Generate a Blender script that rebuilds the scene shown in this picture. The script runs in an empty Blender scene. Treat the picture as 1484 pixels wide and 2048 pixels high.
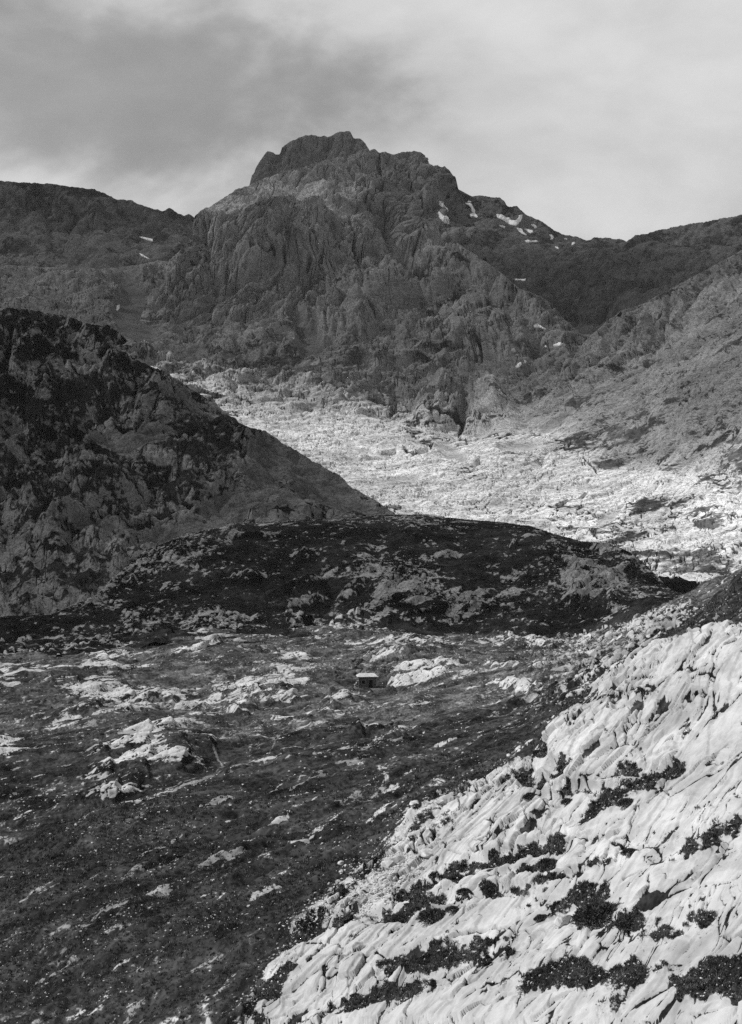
import bpy, bmesh, math, random
import numpy as np
from mathutils import Vector

# ------------------------------------------------------------------ camera, light, sky
S = bpy.context.scene
C = S.collection
F = 3000.0            # focal length in pixels of a 1484 x 2048 picture
CX, CY = 742.0, 1024.0
cam_d = bpy.data.cameras.new('camera')
cam = bpy.data.objects.new('camera', cam_d); C.objects.link(cam)
cam_d.sensor_fit = 'VERTICAL'; cam_d.sensor_height = 36.0; cam_d.lens = 36.0 * F / 2048.0
cam_d.clip_start = 1.0; cam_d.clip_end = 20000.0
cam.location = (0, 0, 0); cam.rotation_euler = (math.radians(90), 0, 0)
S.camera = cam

SUN_EL, SUN_AZ = 50.0, 87.0           # azimuth measured from +Y towards -X
el, az = math.radians(SUN_EL), math.radians(SUN_AZ)
SUNV = np.array([-math.sin(az) * math.cos(el), math.cos(az) * math.cos(el), math.sin(el)])
sd = bpy.data.lights.new('sun', 'SUN'); sd.energy = 4.6; sd.angle = math.radians(0.5); sd.color = (1.0, 1.0, 1.0)
sun = bpy.data.objects.new('sun', sd); C.objects.link(sun)
sun.rotation_euler = Vector(SUNV).to_track_quat('Z', 'Y').to_euler()

W = bpy.data.worlds.new('World'); S.world = W; W.use_nodes = True
nt = W.node_tree; N = nt.nodes; L = nt.links
N.clear()
def nd(t, **k):
    n = N.new(t)
    for a, b in k.items(): setattr(n, a, b)
    return n
out = nd('ShaderNodeOutputWorld'); bg = nd('ShaderNodeBackground'); bg.inputs['Strength'].default_value = 0.13
sky = nd('ShaderNodeTexSky', sky_type='NISHITA'); sky.sun_disc = False
sky.sun_elevation = el; sky.sun_rotation = math.atan2(SUNV[0], SUNV[1]); sky.altitude = 1800
bw = nd('ShaderNodeRGBToBW'); L.new(sky.outputs[0], bw.inputs[0])
tc = nd('ShaderNodeTexCoord')
mp = nd('ShaderNodeMapping'); mp.inputs['Scale'].default_value = (1.0, 1.0, 1.9); mp.inputs['Rotation'].default_value = (0, math.radians(-20), 0)
L.new(tc.outputs['Generated'], mp.inputs[0])
def noise(scale, detail, dist=0.0, rough=0.5):
    n = nd('ShaderNodeTexNoise'); n.inputs['Scale'].default_value = scale; n.inputs['Detail'].default_value = detail
    n.inputs['Distortion'].default_value = dist; n.inputs['Roughness'].default_value = rough
    L.new(mp.outputs[0], n.inputs['Vector']); return n
def mth(op, a, b=None, clamp=False):
    n = nd('ShaderNodeMath', operation=op); n.use_clamp = clamp
    for i, v in enumerate((a, b)):
        if v is None: continue
        if isinstance(v, (int, float)): n.inputs[i].default_value = v
        else: L.new(v, n.inputs[i])
    return n.outputs[0]
def ramp(v, a, b, lo=0.0, hi=1.0):
    n = nd('ShaderNodeMapRange'); n.interpolation_type = 'SMOOTHSTEP'
    L.new(v, n.inputs[0]); n.inputs[1].default_value = a; n.inputs[2].default_value = b
    n.inputs[3].default_value = lo; n.inputs[4].default_value = hi; return n.outputs[0]
n1 = noise(7.0, 5, 0.3); n2 = noise(22.0, 6, 0.4, 0.55)
# a dark rain cloud bank that sits to the left of the summit
vm = nd('ShaderNodeVectorMath', operation='DISTANCE')
mp2 = nd('ShaderNodeMapping'); mp2.inputs['Scale'].default_value = (0.42, 1, 1.2); mp2.inputs['Rotation'].default_value = (0, math.radians(-6), 0)
L.new(tc.outputs['Generated'], mp2.inputs[0]); L.new(mp2.outputs[0], vm.inputs[0])
dd = Vector((130 - CX, F, -(170 - CY))).normalized()
from mathutils import Matrix, Euler
dd = Euler((0, math.radians(-6), 0)).to_matrix() @ Vector((dd.x * 0.42, dd.y, dd.z * 1.2))
vm.inputs[1].default_value = dd
wob = mth('MULTIPLY', mth('SUBTRACT', n1.outputs[0], 0.5), 0.22)
wob = mth('ADD', wob, mth('MULTIPLY', mth('SUBTRACT', n2.outputs[0], 0.5), 0.03))
dark = ramp(mth('ADD', vm.outputs['Value'], wob), 0.015, 0.115, 1.0, 0.0)
base = ramp(n1.outputs[0], 0.30, 0.72, 4.5, 5.7)
sx = nd('ShaderNodeSeparateXYZ'); L.new(tc.outputs['Generated'], sx.inputs[0])
base = mth('MULTIPLY', base, ramp(sx.outputs[2], 0.34, 0.60, 1.0, 0.33))     # cloud overhead, out of view, dimmed to deepen the shade below
base = mth('MULTIPLY', base, ramp(n2.outputs[0], 0.3, 0.7, 0.955, 1.03))
base = mth('MULTIPLY', base, ramp(dark, 0, 1, 1.0, 0.54))
mixn = nd('ShaderNodeMix', data_type='FLOAT'); mixn.inputs[0].default_value = 0.93
L.new(bw.outputs[0], mixn.inputs[2]); L.new(base, mixn.inputs[3])
L.new(mixn.outputs[0], bg.inputs['Color']); L.new(bg.outputs[0], out.inputs[0])

S.view_settings.view_transform = 'Standard'; S.view_settings.look = 'None'
S.view_settings.exposure = 0.0; S.view_settings.gamma = 1.0
S.render.engine = 'CYCLES'
cy = S.cycles
cy.max_bounces = 4; cy.diffuse_bounces = 2; cy.glossy_bounces = 1; cy.volume_bounces = 0
cy.transparent_max_bounces = 12; cy.use_denoising = False

# ------------------------------------------------------------------ numeric noise
rs = np.random.RandomState(7)
TAB = rs.rand(64 ** 3).astype(np.float32)
ROT = []
for _ in range(16):
    q, _r = np.linalg.qr(rs.randn(3, 3)); ROT.append(q.astype(np.float32))
def vnoise(p):                       # p (...,3) float32 -> 0..1
    i = np.floor(p).astype(np.int32); f = (p - i).astype(np.float32)
    f = f * f * f * (f * (f * 6 - 15) + 10)
    x0, y0, z0 = (i[..., 0] & 63), (i[..., 1] & 63), (i[..., 2] & 63)
    x1, y1, z1 = (x0 + 1) & 63, (y0 + 1) & 63, (z0 + 1) & 63
    x0 *= 4096; x1 *= 4096; y0 *= 64; y1 *= 64
    fx, fy, fz = f[..., 0], f[..., 1], f[..., 2]
    def lz(a):
        u = TAB[a + z0]; return u + (TAB[a + z1] - u) * fz
    a = lz(x0 + y0); b = lz(x1 + y0); a += (b - a) * fx
    c = lz(x0 + y1); d = lz(x1 + y1); c += (d - c) * fx
    return a + (c - a) * fy
def fbm(p, octv, gain=0.5, ridged=False, seed=0, lac=2.03):
    p = p.astype(np.float32); tot = 0; s = 0; amp = 1.0; fr = 1.0
    for o in range(octv):
        v = vnoise((p * fr) @ ROT[(o + seed) % 16] + np.float32(17.3 * (o + seed)))
        if ridged:
            v = np.minimum(np.abs(2 * v - 1) ** 0.75 * 1.15, 1)
        tot = tot + v * amp; s += amp; amp *= gain; fr *= lac
    return tot / s                   # 0..1
def sc(P, *s):
    return P / np.array(s, np.float32)
def sstep(x, a, b):
    t = np.clip((x - a) / (b - a), 0, 1); return t * t * (3 - 2 * t)
def strata(P, d, wl, warp, wwl, sharp=0.85, seed=0):
    d = np.array(d, np.float32); d /= np.linalg.norm(d)
    s = (P @ d) / wl + warp * fbm(P / np.float32(wwl), 3, seed=seed)
    fr = s - np.floor(s)
    return np.where(fr < sharp, fr / sharp, (1 - fr) / (1 - sharp))
def cells(x, y, seed=0):             # 2D worley: F1, F2-F1, id
    ix = np.floor(x).astype(np.int32); iy = np.floor(y).astype(np.int32)
    f1 = np.full(x.shape, 9.0, np.float32); f2 = f1.copy(); idv = np.zeros(x.shape, np.float32)
    for dx in (-1, 0, 1):
        for dy in (-1, 0, 1):
            a = ((ix + dx) & 63) * 4096 + ((iy + dy) & 63) * 64 + (seed & 63)
            jx = TAB[a] + (ix + dx); jy = TAB[(a + 9) & 262143] + (iy + dy)
            d = (jx - x) ** 2 + (jy - y) ** 2
            nr = d < f1
            f2 = np.where(nr, f1, np.minimum(f2, d)); f1 = np.where(nr, d, f1)
            idv = np.where(nr, TAB[(a + 21) & 262143], idv)
    f1 = np.sqrt(f1); f2 = np.sqrt(f2)
    return f1, f2 - f1, idv
def crease(P, a, b, c, octv, seed, w, gain=0.55):
    return 1 - sstep(np.abs(fbm(sc(P, a, b, c), octv, gain, seed=seed) - 0.5), 0.0, w)
def polyd(px, py, lines):            # distance to traced cracks and shadow bands, in picture units, with their half width
    m = np.zeros(px.shape, np.float32)
    for w, pts in lines:
        for (ax, ay), (bx, by) in zip(pts[:-1], pts[1:]):
            L2 = (bx - ax) ** 2 + (by - ay) ** 2 + 1e-6
            x0_, x1_ = min(ax, bx) - 12, max(ax, bx) + 12
            cols = np.where((px[0] > x0_) & (px[0] < x1_))[0]
            if len(cols) == 0: continue
            sl = slice(cols[0], cols[-1] + 1); X_, Y_ = px[:, sl], py[:, sl]
            t = np.clip(((X_ - ax) * (bx - ax) + (Y_ - ay) * (by - ay)) / L2, 0, 1)
            d = np.hypot(X_ - ax - t * (bx - ax), Y_ - ay - t * (by - ay))
            m[:, sl] = np.maximum(m[:, sl], 1 - sstep(d, w * 0.6, w * 1.6))
    return m
def blob(px, py, lst, rag):          # union of ragged tilted ellipses, 0..1
    m = np.zeros(px.shape, np.float32)
    for cx, cy_, rx, ry, ang in lst:
        a = math.radians(ang); dx = px - cx; dy = py - cy_
        u = dx * math.cos(a) - dy * math.sin(a); v = dx * math.sin(a) + dy * math.cos(a)
        m = np.maximum(m, 1.6 - (u / rx) ** 2 - (v / ry) ** 2)
    return m + rag

# ------------------------------------------------------------------ sheets of terrain traced at their real distance
def smooth(a, k):
    if k < 2: return a
    w = np.hanning(k + 2)[1:-1]; w /= w.sum()
    return np.convolve(np.pad(a, k, mode='edge'), w, mode='same')[k:-k]
def sheet(curves, rows, x0, x1, nc, smo=None):
    px = np.linspace(x0, x1, nc)
    K = len(curves); cy_, cY = [], []
    for k, c in enumerate(curves):
        c = np.array(c, float); n = (smo[k] if smo else 40)
        cy_.append(smooth(np.interp(px, c[:, 0], c[:, 1]), n)); cY.append(smooth(np.interp(px, c[:, 0], c[:, 2]), max(n, 20)))
    cY = np.array(cY); cz = -(np.array(cy_) - CY) / F * cY
    def tang(a):
        d = np.diff(a, axis=0); m = np.zeros_like(a); m[0] = d[0]; m[-1] = d[-1]
        for k in range(1, K - 1):
            ok = d[k - 1] * d[k] > 0
            m[k] = np.where(ok, 2 * d[k - 1] * d[k] / (d[k - 1] + d[k] + 1e-9), 0)
        return m
    mY, mz = tang(cY), tang(cz)
    Yr, Zr = [], []
    for k in range(K - 1):
        t = np.linspace(0, 1, rows[k], endpoint=(k == K - 2))[:, None]
        h00 = 2 * t**3 - 3 * t**2 + 1; h10 = t**3 - 2 * t**2 + t; h01 = -2 * t**3 + 3 * t**2; h11 = t**3 - t**2
        Yr.append(h00 * cY[k] + h10 * mY[k] + h01 * cY[k + 1] + h11 * mY[k + 1])
        Zr.append(h00 * cz[k] + h10 * mz[k] + h01 * cz[k + 1] + h11 * mz[k + 1])
    Y = np.concatenate(Yr); Z = np.concatenate(Zr)
    X = (px[None] - CX) / F * Y
    return np.stack([X, Y, Z], -1).astype(np.float32)
def normals(P):
    du = np.gradient(P, axis=1); dv = np.gradient(P, axis=0)
    n = np.cross(du, dv); return (n / (np.linalg.norm(n, axis=-1, keepdims=True) + 1e-9)).astype(np.float32)
def proj(P):
    return CX + F * P[..., 0] / P[..., 1], CY - F * P[..., 2] / P[..., 1]
def under_crest(P, P0, row, jag=1.2, seed=60, fade=60):
    """keep the displaced rock at or below the traced skyline, with a small natural unevenness"""
    cx, cyy = proj(P0[row]); o = np.argsort(cx)
    px, py = proj(P)
    jg = (fbm(np.stack([px / 9, 0 * px, 0 * px], -1), 4, seed=seed, gain=0.65) - 0.5) * 2 * jag
    lim = np.interp(px, cx[o], cyy[o]) - jg
    zl = -(lim - CY) / F * P[..., 1]
    over = P[..., 2] - zl
    P[..., 2] = np.where(over > 0, zl - 0.15 * over, P[..., 2]); return P
def grid_mesh(name, P, mat, attrs=None, facemask=None):
    attrs = dict(attrs); attrs.setdefault('vt', np.ones(P.shape[:2], np.float32))      # tone of the plants
    nr, nc = P.shape[:2]
    idx = np.arange(nr * nc, dtype=np.int32).reshape(nr, nc)
    q = np.stack([idx[:-1, :-1], idx[:-1, 1:], idx[1:, 1:], idx[1:, :-1]], -1).reshape(-1, 4)
    V = P.reshape(-1, 3)
    if facemask is not None:
        q = q[facemask.reshape(-1)]
        u, inv = np.unique(q, return_inverse=True)
        V = V[u]; q = inv.reshape(-1, 4).astype(np.int32)
        if attrs: attrs = {k: a.reshape(-1)[u] for k, a in attrs.items()}
    me = raw_mesh(name, V, q)
    for k, a in (attrs or {}).items():
        at = me.attributes.new(k, 'FLOAT', 'POINT'); at.data.foreach_set('value', a.reshape(-1).astype(np.float32))
    me.materials.append(mat)
    o = bpy.data.objects.new(name, me); C.objects.link(o); return o
def raw_mesh(name, V, q, flat=False):
    me = bpy.data.meshes.new(name); n = len(q); k = q.shape[1]
    me.vertices.add(len(V)); me.vertices.foreach_set('co', V.astype(np.float32).ravel())
    me.loops.add(n * k); me.loops.foreach_set('vertex_index', q.astype(np.int32).ravel())
    me.polygons.add(n); me.polygons.foreach_set('loop_start', np.arange(0, n * k, k, dtype=np.int32))
    if not flat: me.polygons.foreach_set('use_smooth', np.ones(n, bool))
    me.update(calc_edges=True); return me
def struct(o, label=None, kind='structure', cat=None):
    o['kind'] = kind
    if label: o['label'] = label
    if cat: o['category'] = cat
    return o
def tag(o, label, cat, group=None):
    o['label'] = label; o['category'] = cat
    if group: o['group'] = group
    return o

# ------------------------------------------------------------------ materials
def new_mat(name):
    m = bpy.data.materials.new(name); m.use_nodes = True; t = m.node_tree; t.nodes.clear()
    def node(ty, **k):
        n = t.nodes.new(ty)
        for a, b in k.items(): setattr(n, a, b)
        return n
    def lk(a, b): t.links.new(a, b)
    def math_(op, a, b=None, c=None, clamp=False):
        n = node('ShaderNodeMath', operation=op); n.use_clamp = clamp
        for i, v in enumerate((a, b, c)):
            if v is None: continue
            if isinstance(v, (int, float)): n.inputs[i].default_value = v
            else: lk(v, n.inputs[i])
        return n.outputs[0]
    def noise_(scale, det, rough=0.55, dist=0.0, vec=None, stretch=None, rot=None):
        n = node('ShaderNodeTexNoise'); n.inputs['Scale'].default_value = scale; n.inputs['Detail'].default_value = det
        n.inputs['Roughness'].default_value = rough; n.inputs['Distortion'].default_value = dist
        v = vec
        if stretch or rot:
            mpn = node('ShaderNodeMapping'); mpn.inputs['Scale'].default_value = stretch or (1, 1, 1)
            mpn.inputs['Rotation'].default_value = rot or (0, 0, 0); lk(vec, mpn.inputs[0]); v = mpn.outputs[0]
        lk(v, n.inputs['Vector']); return n.outputs[0]
    def rmp(v, a, b, lo=0.0, hi=1.0):
        n = node('ShaderNodeMapRange'); n.interpolation_type = 'SMOOTHSTEP'; lk(v, n.inputs[0])
        for i, x in enumerate((a, b, lo, hi)):
            if isinstance(x, (int, float)): n.inputs[i + 1].default_value = x
            else: lk(x, n.inputs[i + 1])
        return n.outputs[0]
    def mix_(f, a, b):
        n = node('ShaderNodeMix', data_type='FLOAT')
        for i, v in zip((0, 2, 3), (f, a, b)):
            if isinstance(v, (int, float)): n.inputs[i].default_value = v
            else: lk(v, n.inputs[i])
        return n.outputs[0]
    return m, node, lk, math_, noise_, rmp, mix_
def terrain_mat(name, size, rlo, rhi, vlo, vhi, bump=1.0, rag=0.5, stretch=(1, 1, 1), rot=(0, 0, 0), crack=0.5):
    """size: smallest feature in metres that the picture can show."""
    m, node, lk, M, NO, R, MX = new_mat(name)
    geo = node('ShaderNodeNewGeometry'); pos = geo.outputs['Position']
    def att(n):
        a = node('ShaderNodeAttribute'); a.attribute_name = n; return a.outputs['Fac']
    rock, tone = att('rock'), att('tone')
    fine = NO(1 / (size * 7), 4, 0.55, 0.3, pos, stretch, rot)
    mid = NO(1 / (size * 34), 6, 0.58, 0.6, pos, stretch, rot)
    big = NO(1 / (size * 120), 4, 0.5, 0.3, pos)
    nz = M('ADD', M('MULTIPLY', M('SUBTRACT', fine, 0.5), 0.9), M('MULTIPLY', M('SUBTRACT', mid, 0.5), 1.5))
    f = R(M('ADD', rock, M('MULTIPLY', nz, rag * 2)), 0.42, 0.58)
    # rock: pale limestone with water-stained streaks and thin dark joints
    rk = MX(R(M('ADD', M('MULTIPLY', mid, 0.6), M('MULTIPLY', fine, 0.4)), 0.36, 0.62), rlo, rhi)
    cr1 = NO(1 / (size * 16), 5, 0.6, 0.8, pos, tuple(3 * a for a in stretch), rot)
    c1 = R(M('ABSOLUTE', M('SUBTRACT', cr1, 0.5)), 0.0, 0.022, 1 - crack, 1.0)
    rk = M('MULTIPLY', rk, c1)
    rk = M('MULTIPLY', rk, R(big, 0.3, 0.7, 0.86, 1.12)); rk = M('MULTIPLY', rk, tone)
    vg = MX(R(M('ADD', M('MULTIPLY', mid, 0.5), M('MULTIPLY', fine, 0.5)), 0.38, 0.62), vlo, vhi)
    vg = M('MULTIPLY', vg, att('vt')); vg = M('MULTIPLY', vg, R(big, 0.38, 0.62, 0.6, 1.45))
    col = MX(f, vg, rk)
    bs = node('ShaderNodeBsdfDiffuse'); bs.inputs['Roughness'].default_value = 0.6
    cc = node('ShaderNodeCombineColor')
    for i in range(3): lk(col, cc.inputs[i])
    lk(cc.outputs[0], bs.inputs['Color'])
    bp = node('ShaderNodeBump'); bp.inputs['Strength'].default_value = 1.0; bp.inputs['Distance'].default_value = size * 4 * bump
    hgt = M('ADD', M('MULTIPLY', fine, 0.30), M('MULTIPLY', mid, 1.8)); hgt = M('ADD', hgt, M('MULTIPLY', c1, 0.35)); hgt = M('ADD', hgt, M('MULTIPLY', f, 0.25))
    lk(hgt, bp.inputs['Height']); lk(bp.outputs[0], bs.inputs['Normal'])
    o = node('ShaderNodeOutputMaterial'); lk(bs.outputs[0], o.inputs[0]); return m
def simple_mat(name, lo, hi, scale, bump=0.02, rough=0.9, det=5):
    m, node, lk, M, NO, R, MX = new_mat(name)
    tcn = node('ShaderNodeTexCoord'); n = NO(scale, det, 0.6, 0.3, tcn.outputs['Object'])
    col = MX(R(n, 0.35, 0.65), lo, hi)
    cc = node('ShaderNodeCombineColor')
    for i in range(3): lk(col, cc.inputs[i])
    b = node('ShaderNodeBsdfPrincipled'); b.inputs['Roughness'].default_value = rough; b.inputs['Specular IOR Level'].default_value = 0.2
    lk(cc.outputs[0], b.inputs['Base Color'])
    bp = node('ShaderNodeBump'); bp.inputs['Distance'].default_value = bump; lk(n, bp.inputs['Height']); lk(bp.outputs[0], b.inputs['Normal'])
    o = node('ShaderNodeOutputMaterial'); lk(b.outputs[0], o.inputs[0]); return m

QL = 1.2     # grid quality
def q(n): return int(n * QL)

# ================================================================== GROUND: near slope, slabs, meadow
XL, XR = -420, 1904
gc = [
 [(-420,2700,70),(742,2600,52),(1484,2500,32),(1904,2500,28)],
 [(-420,2090,100),(192,2060,95),(742,2048,78),(1288,2048,52),(1484,2048,46),(1904,1950,42)],
 [(-420,1980,120),(192,1880,112),(560,1850,106),(742,1840,100),(1000,1840,84),(1288,1840,63),(1484,1800,58),(1904,1640,55)],
 [(-420,1890,145),(192,1750,138),(560,1720,132),(742,1700,126),(900,1680,112),(1288,1600,86),(1484,1540,78),(1904,1300,75)],
 [(-420,1790,165),(0,1700,165),(192,1632,170),(350,1580,185),(450,1540,200),(520,1502,222),(600,1472,238),(700,1457,250),(800,1462,238),(900,1500,190),(1050,1525,128),(1130,1450,118),(1288,1345,118),(1484,1240,112),(1904,900,110)],
 [(-420,1850,190),(0,1760,190),(192,1690,196),(350,1636,214),(450,1590,236),(520,1550,259),(600,1512,276),(700,1486,288),(800,1458,284),(900,1450,250),(1050,1468,180),(1180,1402,146),(1288,1330,138),(1484,1200,134),(1904,850,130)],
 [(-420,1520,250),(0,1515,258),(192,1505,265),(300,1500,272),(420,1490,285),(520,1470,300),(650,1450,315),(742,1430,330),(900,1405,340),(1050,1410,270),(1180,1372,220),(1288,1300,195),(1484,1160,190),(1904,800,180)],
 [(-420,1400,350),(0,1400,350),(192,1400,350),(450,1395,370),(640,1390,385),(742,1376,405),(850,1370,405),(1000,1365,380),(1180,1335,330),(1288,1290,290),(1360,1240,280),(1484,1170,270),(1904,760,260)],
 [(-420,1335,410),(0,1335,410),(192,1330,415),(450,1320,440),(742,1318,455),(900,1315,455),(1050,1320,440),(1180,1312,410),(1288,1262,370),(1360,1222,360),(1484,1160,350),(1904,730,340)],
 [(-420,1330,480),(0,1310,475),(192,1288,470),(400,1256,510),(550,1262,520),(700,1264,530),(850,1270,530),(1000,1284,525),(1150,1290,510),(1200,1278,490),(1288,1238,450),(1360,1205,440),(1484,1145,420),(1904,700,400)],
 [(-420,1340,560),(192,1300,560),(700,1300,620),(1150,1320,600),(1288,1275,540),(1484,1190,520),(1904,740,500)],
]
rows = [30, 150, 190, 230, 60, 190, 170, 130, 120, 20]
P = sheet(gc, [q(r) for r in rows], XL, XR, q(1500), smo=[60]*4+[30]*6+[40])
PX, PY = proj(P); Nn = normals(P)
g_al = np.array([0.5, 0.86, 0.0], np.float32); g_ac = np.array([0.86, -0.5, 0.0], np.float32)
GP = np.stack([P @ g_ac, P @ g_al, P[..., 2]], -1)
rag = (fbm(sc(GP, 5, 16, 5), 6, seed=3, gain=0.70) - 0.5) * 7.0 * np.clip(P[..., 1] / 300, 0.25, 1)
# limestone outcrops in the meadow (centre, radii, tilt of each)
out_m = [(215,1332,75,18,0),(240,1385,140,26,-3),(585,1308,38,13,-12),(555,1345,45,14,0),(520,1372,95,15,0),(540,1400,75,14,-6),(470,1390,50,10,0),
 (300,1468,120,11,12),(255,1425,110,11,6),(430,1412,70,9,-4),(470,1425,50,8,-25),
 (280,1530,130,34,8),(220,1590,60,20,5),(690,1402,55,15,22),(815,1298,70,14,3),(780,1318,50,10,5),(845,1342,80,7,6),(815,1366,42,9,12),(868,1362,36,7,18),
 (1045,1378,45,9,0),(1000,1335,40,8,-8),(1040,1288,60,7,-8),(800,1258,90,10,3),(735,1468,40,5,10),(230,1308,60,8,0),(430,1270,25,5,10),(395,1300,60,5,15),(560,1440,30,5,0),
 (640,1430,60,5,0),(-60,1360,160,30,4),(-100,1480,140,30,-5)]
mo = blob(PX, PY, out_m, rag)
outc = sstep(mo, 0.68, 1.75) * (P[..., 1] > 180)
rag_s = (fbm(sc(GP, 7, 16, 7), 2, seed=3) - 0.5) * 3.0
outh = sstep(blob(PX, PY, out_m, rag_s), 0.2, 1.6) * (P[..., 1] > 180)
# bands of bare rock showing through the near grass slope
st_m = [(490,1532,50,7,22),(560,1510,40,6,15),(800,1466,38,8,28),(760,1490,60,5,18),(270,1812,85,16,27),(480,1712,60,9,40),(420,1735,50,7,20),(330,1690,70,5,30),(620,1560,60,6,25),(700,1520,60,5,10),
 (640,1660,80,6,35),(560,1640,60,5,30),(720,1585,60,6,25),(760,1620,40,8,45),(250,1760,60,5,30),(520,1790,30,6,30),(440,1605,50,5,25),(300,1600,70,4,16),(880,1490,40,5,20)]
msh = sstep(blob(PX, PY, st_m, (fbm(sc(GP, 2.5, 6, 3), 2, seed=5) - 0.5) * 3.0), 0.3, 1.7)
ms = sstep(blob(PX, PY, st_m, (fbm(sc(GP, 1.3, 4, 2), 6, seed=5, gain=0.72) - 0.5) * 8.0), 1.02, 2.3)
# the big pale slabs on the right: everything right of this line
bl = np.array([(2700,300),(2048,480),(1900,580),(1848,622),(1800,662),(1750,712),(1720,742),(1690,782),(1660,815),(1620,815),(1590,900),(1560,960),(1532,1040),(1515,1075),(1490,1095),(1450,1130),(1410,1180),(1380,1210),(1350,1245),(1330,1262),(1300,1320),(1250,1484),(900,2300)], float)[::-1]
edge = np.interp(PY, bl[:, 0], bl[:, 1])
warp = (fbm(P / np.float32(5), 4, seed=8) - 0.5) * 75 + (fbm(P / np.float32(1.1), 3, seed=9) - 0.5) * 50
slab = sstep(PX - edge + warp, -6, 14) * (P[..., 1] < 260)
vg_m = [(1180,1600,110,13,8),(1130,1560,30,22,40),(1255,1560,50,14,15),(960,1745,70,14,14),(1060,1760,70,10,10),(840,1800,50,10,18),(980,1815,80,8,6),(1215,1812,75,36,0),(1225,1850,120,26,0),(1090,1712,60,20,8),(1010,1735,60,16,10),(1262,1592,70,22,20),(1170,1592,60,12,5),(870,1822,70,24,10),(800,1850,60,20,10),(930,1765,60,16,15),(1090,1590,30,16,40),(1060,1570,20,30,10),
  (1080,1500,20,30,20),(1150,1820,60,16,0),(1000,1800,60,13,5),(1200,1640,60,12,25),(1270,1690,40,12,30),(1330,1560,60,16,15),(1400,1700,90,24,20),(1360,1860,100,30,10),(700,1850,30,12,0),(1150,1760,60,9,20),(1250,1420,20,22,30),(600,1900,100,20,15),(900,1930,150,26,10),(1200,1960,200,30,5),(1420,1980,120,40,0),(760,2010,120,20,10)]
rimv = np.exp(-((PX - edge - 28) / 36) ** 2) * (PY > 1585) * sstep(fbm(P / np.float32(2.2), 4, seed=82), 0.42, 0.52)
vgp = np.maximum(rimv, sstep(blob(PX, PY, vg_m, (fbm(sc(P, 1.8, 3.5, 1.8), 6, seed=12, gain=0.65) - 0.5) * 3.6), 0.4, 1.2)) * (P[..., 1] < 135) * sstep(fbm(sc(P, 1.6, 4.5, 1.6), 4, seed=90, gain=0.6), 0.36, 0.45)
slabv = slab * (1 - vgp)
vgs = sstep(blob(PX, PY, vg_m, (fbm(sc(P, 3, 6, 3), 2, seed=12) - 0.5) * 2.5), 0.2, 1.5)
slabh = sstep(PX - edge + (fbm(P / np.float32(5), 2, seed=8) - 0.5) * 75, -25, 35) * (P[..., 1] < 260) * (1 - 0.8 * vgs)
scree = sstep(PX, 1000, 1200) * sstep(PY, 1190, 1260) * (1 - slab) * (P[..., 1] > 180)
rock = np.clip(np.maximum(np.maximum(outc, slabv), ms * 0.75), 0, 1)
speck = fbm(P / np.float32(1.2), 3, seed=14)
rock_a = np.clip(rock + (1 - rock) * (0.11 + 0.03 * (P[..., 1] < 260) + 0.05 * sstep(P[..., 1], 260, 330) + 0.18 * sstep(fbm(sc(GP, 7, 14, 7), 5, seed=15), 0.44, 0.62) + 0.18 * scree), 0, 1)
# heights
D = (fbm(P / np.float32(38), 3, seed=1) - 0.5) * 5.0 * sstep(P[..., 1], 110, 300) * (1 + 0.6 * sstep(P[..., 1], 300, 400))
D += (fbm(P / np.float32(9), 3, seed=2) - 0.5) * 1.0 * (1 - 0.7 * slab)
D += np.where((slab > 0) | (P[..., 1] > 240), 0, (fbm(P / np.float32(1.6), 3, seed=4) - 0.5) * 0.5)
D += (fbm(sc(GP, 5, 12, 5), 2, seed=7, ridged=True) - 0.4) * 1.1 * (1 - slab)
D += outh * (0.7 + strata(GP, (0.5, 0.45, 0.4), 5.0, 1.3, 16, 0.85, 3) * 0.9 + (fbm(sc(GP, 3, 6, 3), 3, seed=6, ridged=True) - 0.4) * 0.7)
D += msh * 0.3
# knoll of slabs at the left, hummocks
D += 2.2 * np.exp(-((PX - 300) / 150) ** 2 - ((PY - 1500) / 40) ** 2) + 1.2 * np.exp(-((PX - 480) / 120) ** 2 - ((PY - 1290) / 26) ** 2)
# slab relief: long joints running up the slabs, separated plates, small steps
al = np.array([0.42, 0.80, 0.42], np.float32); al /= np.linalg.norm(al)
nr0 = np.array([-0.50, -0.30, 0.81], np.float32); nr0 -= al * (nr0 @ al); nr0 /= np.linalg.norm(nr0)
ac = np.cross(al, nr0).astype(np.float32)
wa = (fbm(P / np.float32(6), 3, seed=20) - 0.5); wb = (fbm(P / np.float32(7), 3, seed=19) - 0.5)
A_ = P @ ac + 3.0 * wa; B_ = P @ al + 3.5 * wb; C_ = P @ nr0
LP = np.stack([A_, B_, C_], -1)
f1, f21, cid = cells(A_ / 4.2 + 3, B_ / 8.5 + 5, 5)
k1, k21, kid = cells(A_ / 1.3 + 0.35 * fbm(P / np.float32(1.5), 2, seed=18), B_ / 1.9, 9)
tiltc = (cid - 0.5) * 0.9 + (A_ / 4.2 - np.floor(A_ / 4.2) - 0.5) * 0.25
blocky = sstep(fbm(P / np.float32(7), 4, seed=28), 0.50, 0.57)
blocky = np.maximum(blocky, 0.7 * sstep(60 - (PX - edge), 0, 40)) * slab
blocky = np.maximum(blocky, sstep(blob(PX, PY, [(780,1740,90,60,0),(860,1700,30,60,20),(1200,1700,100,25,10),(950,1790,150,25,10),(1250,1400,70,40,30)], 0), 0.3, 1.2) * slab)
st1 = fbm(sc(LP, 0.9, 7, 3), 4, seed=24); st2 = fbm(sc(LP, 0.28, 2.6, 1.0), 3, seed=26)
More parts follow.
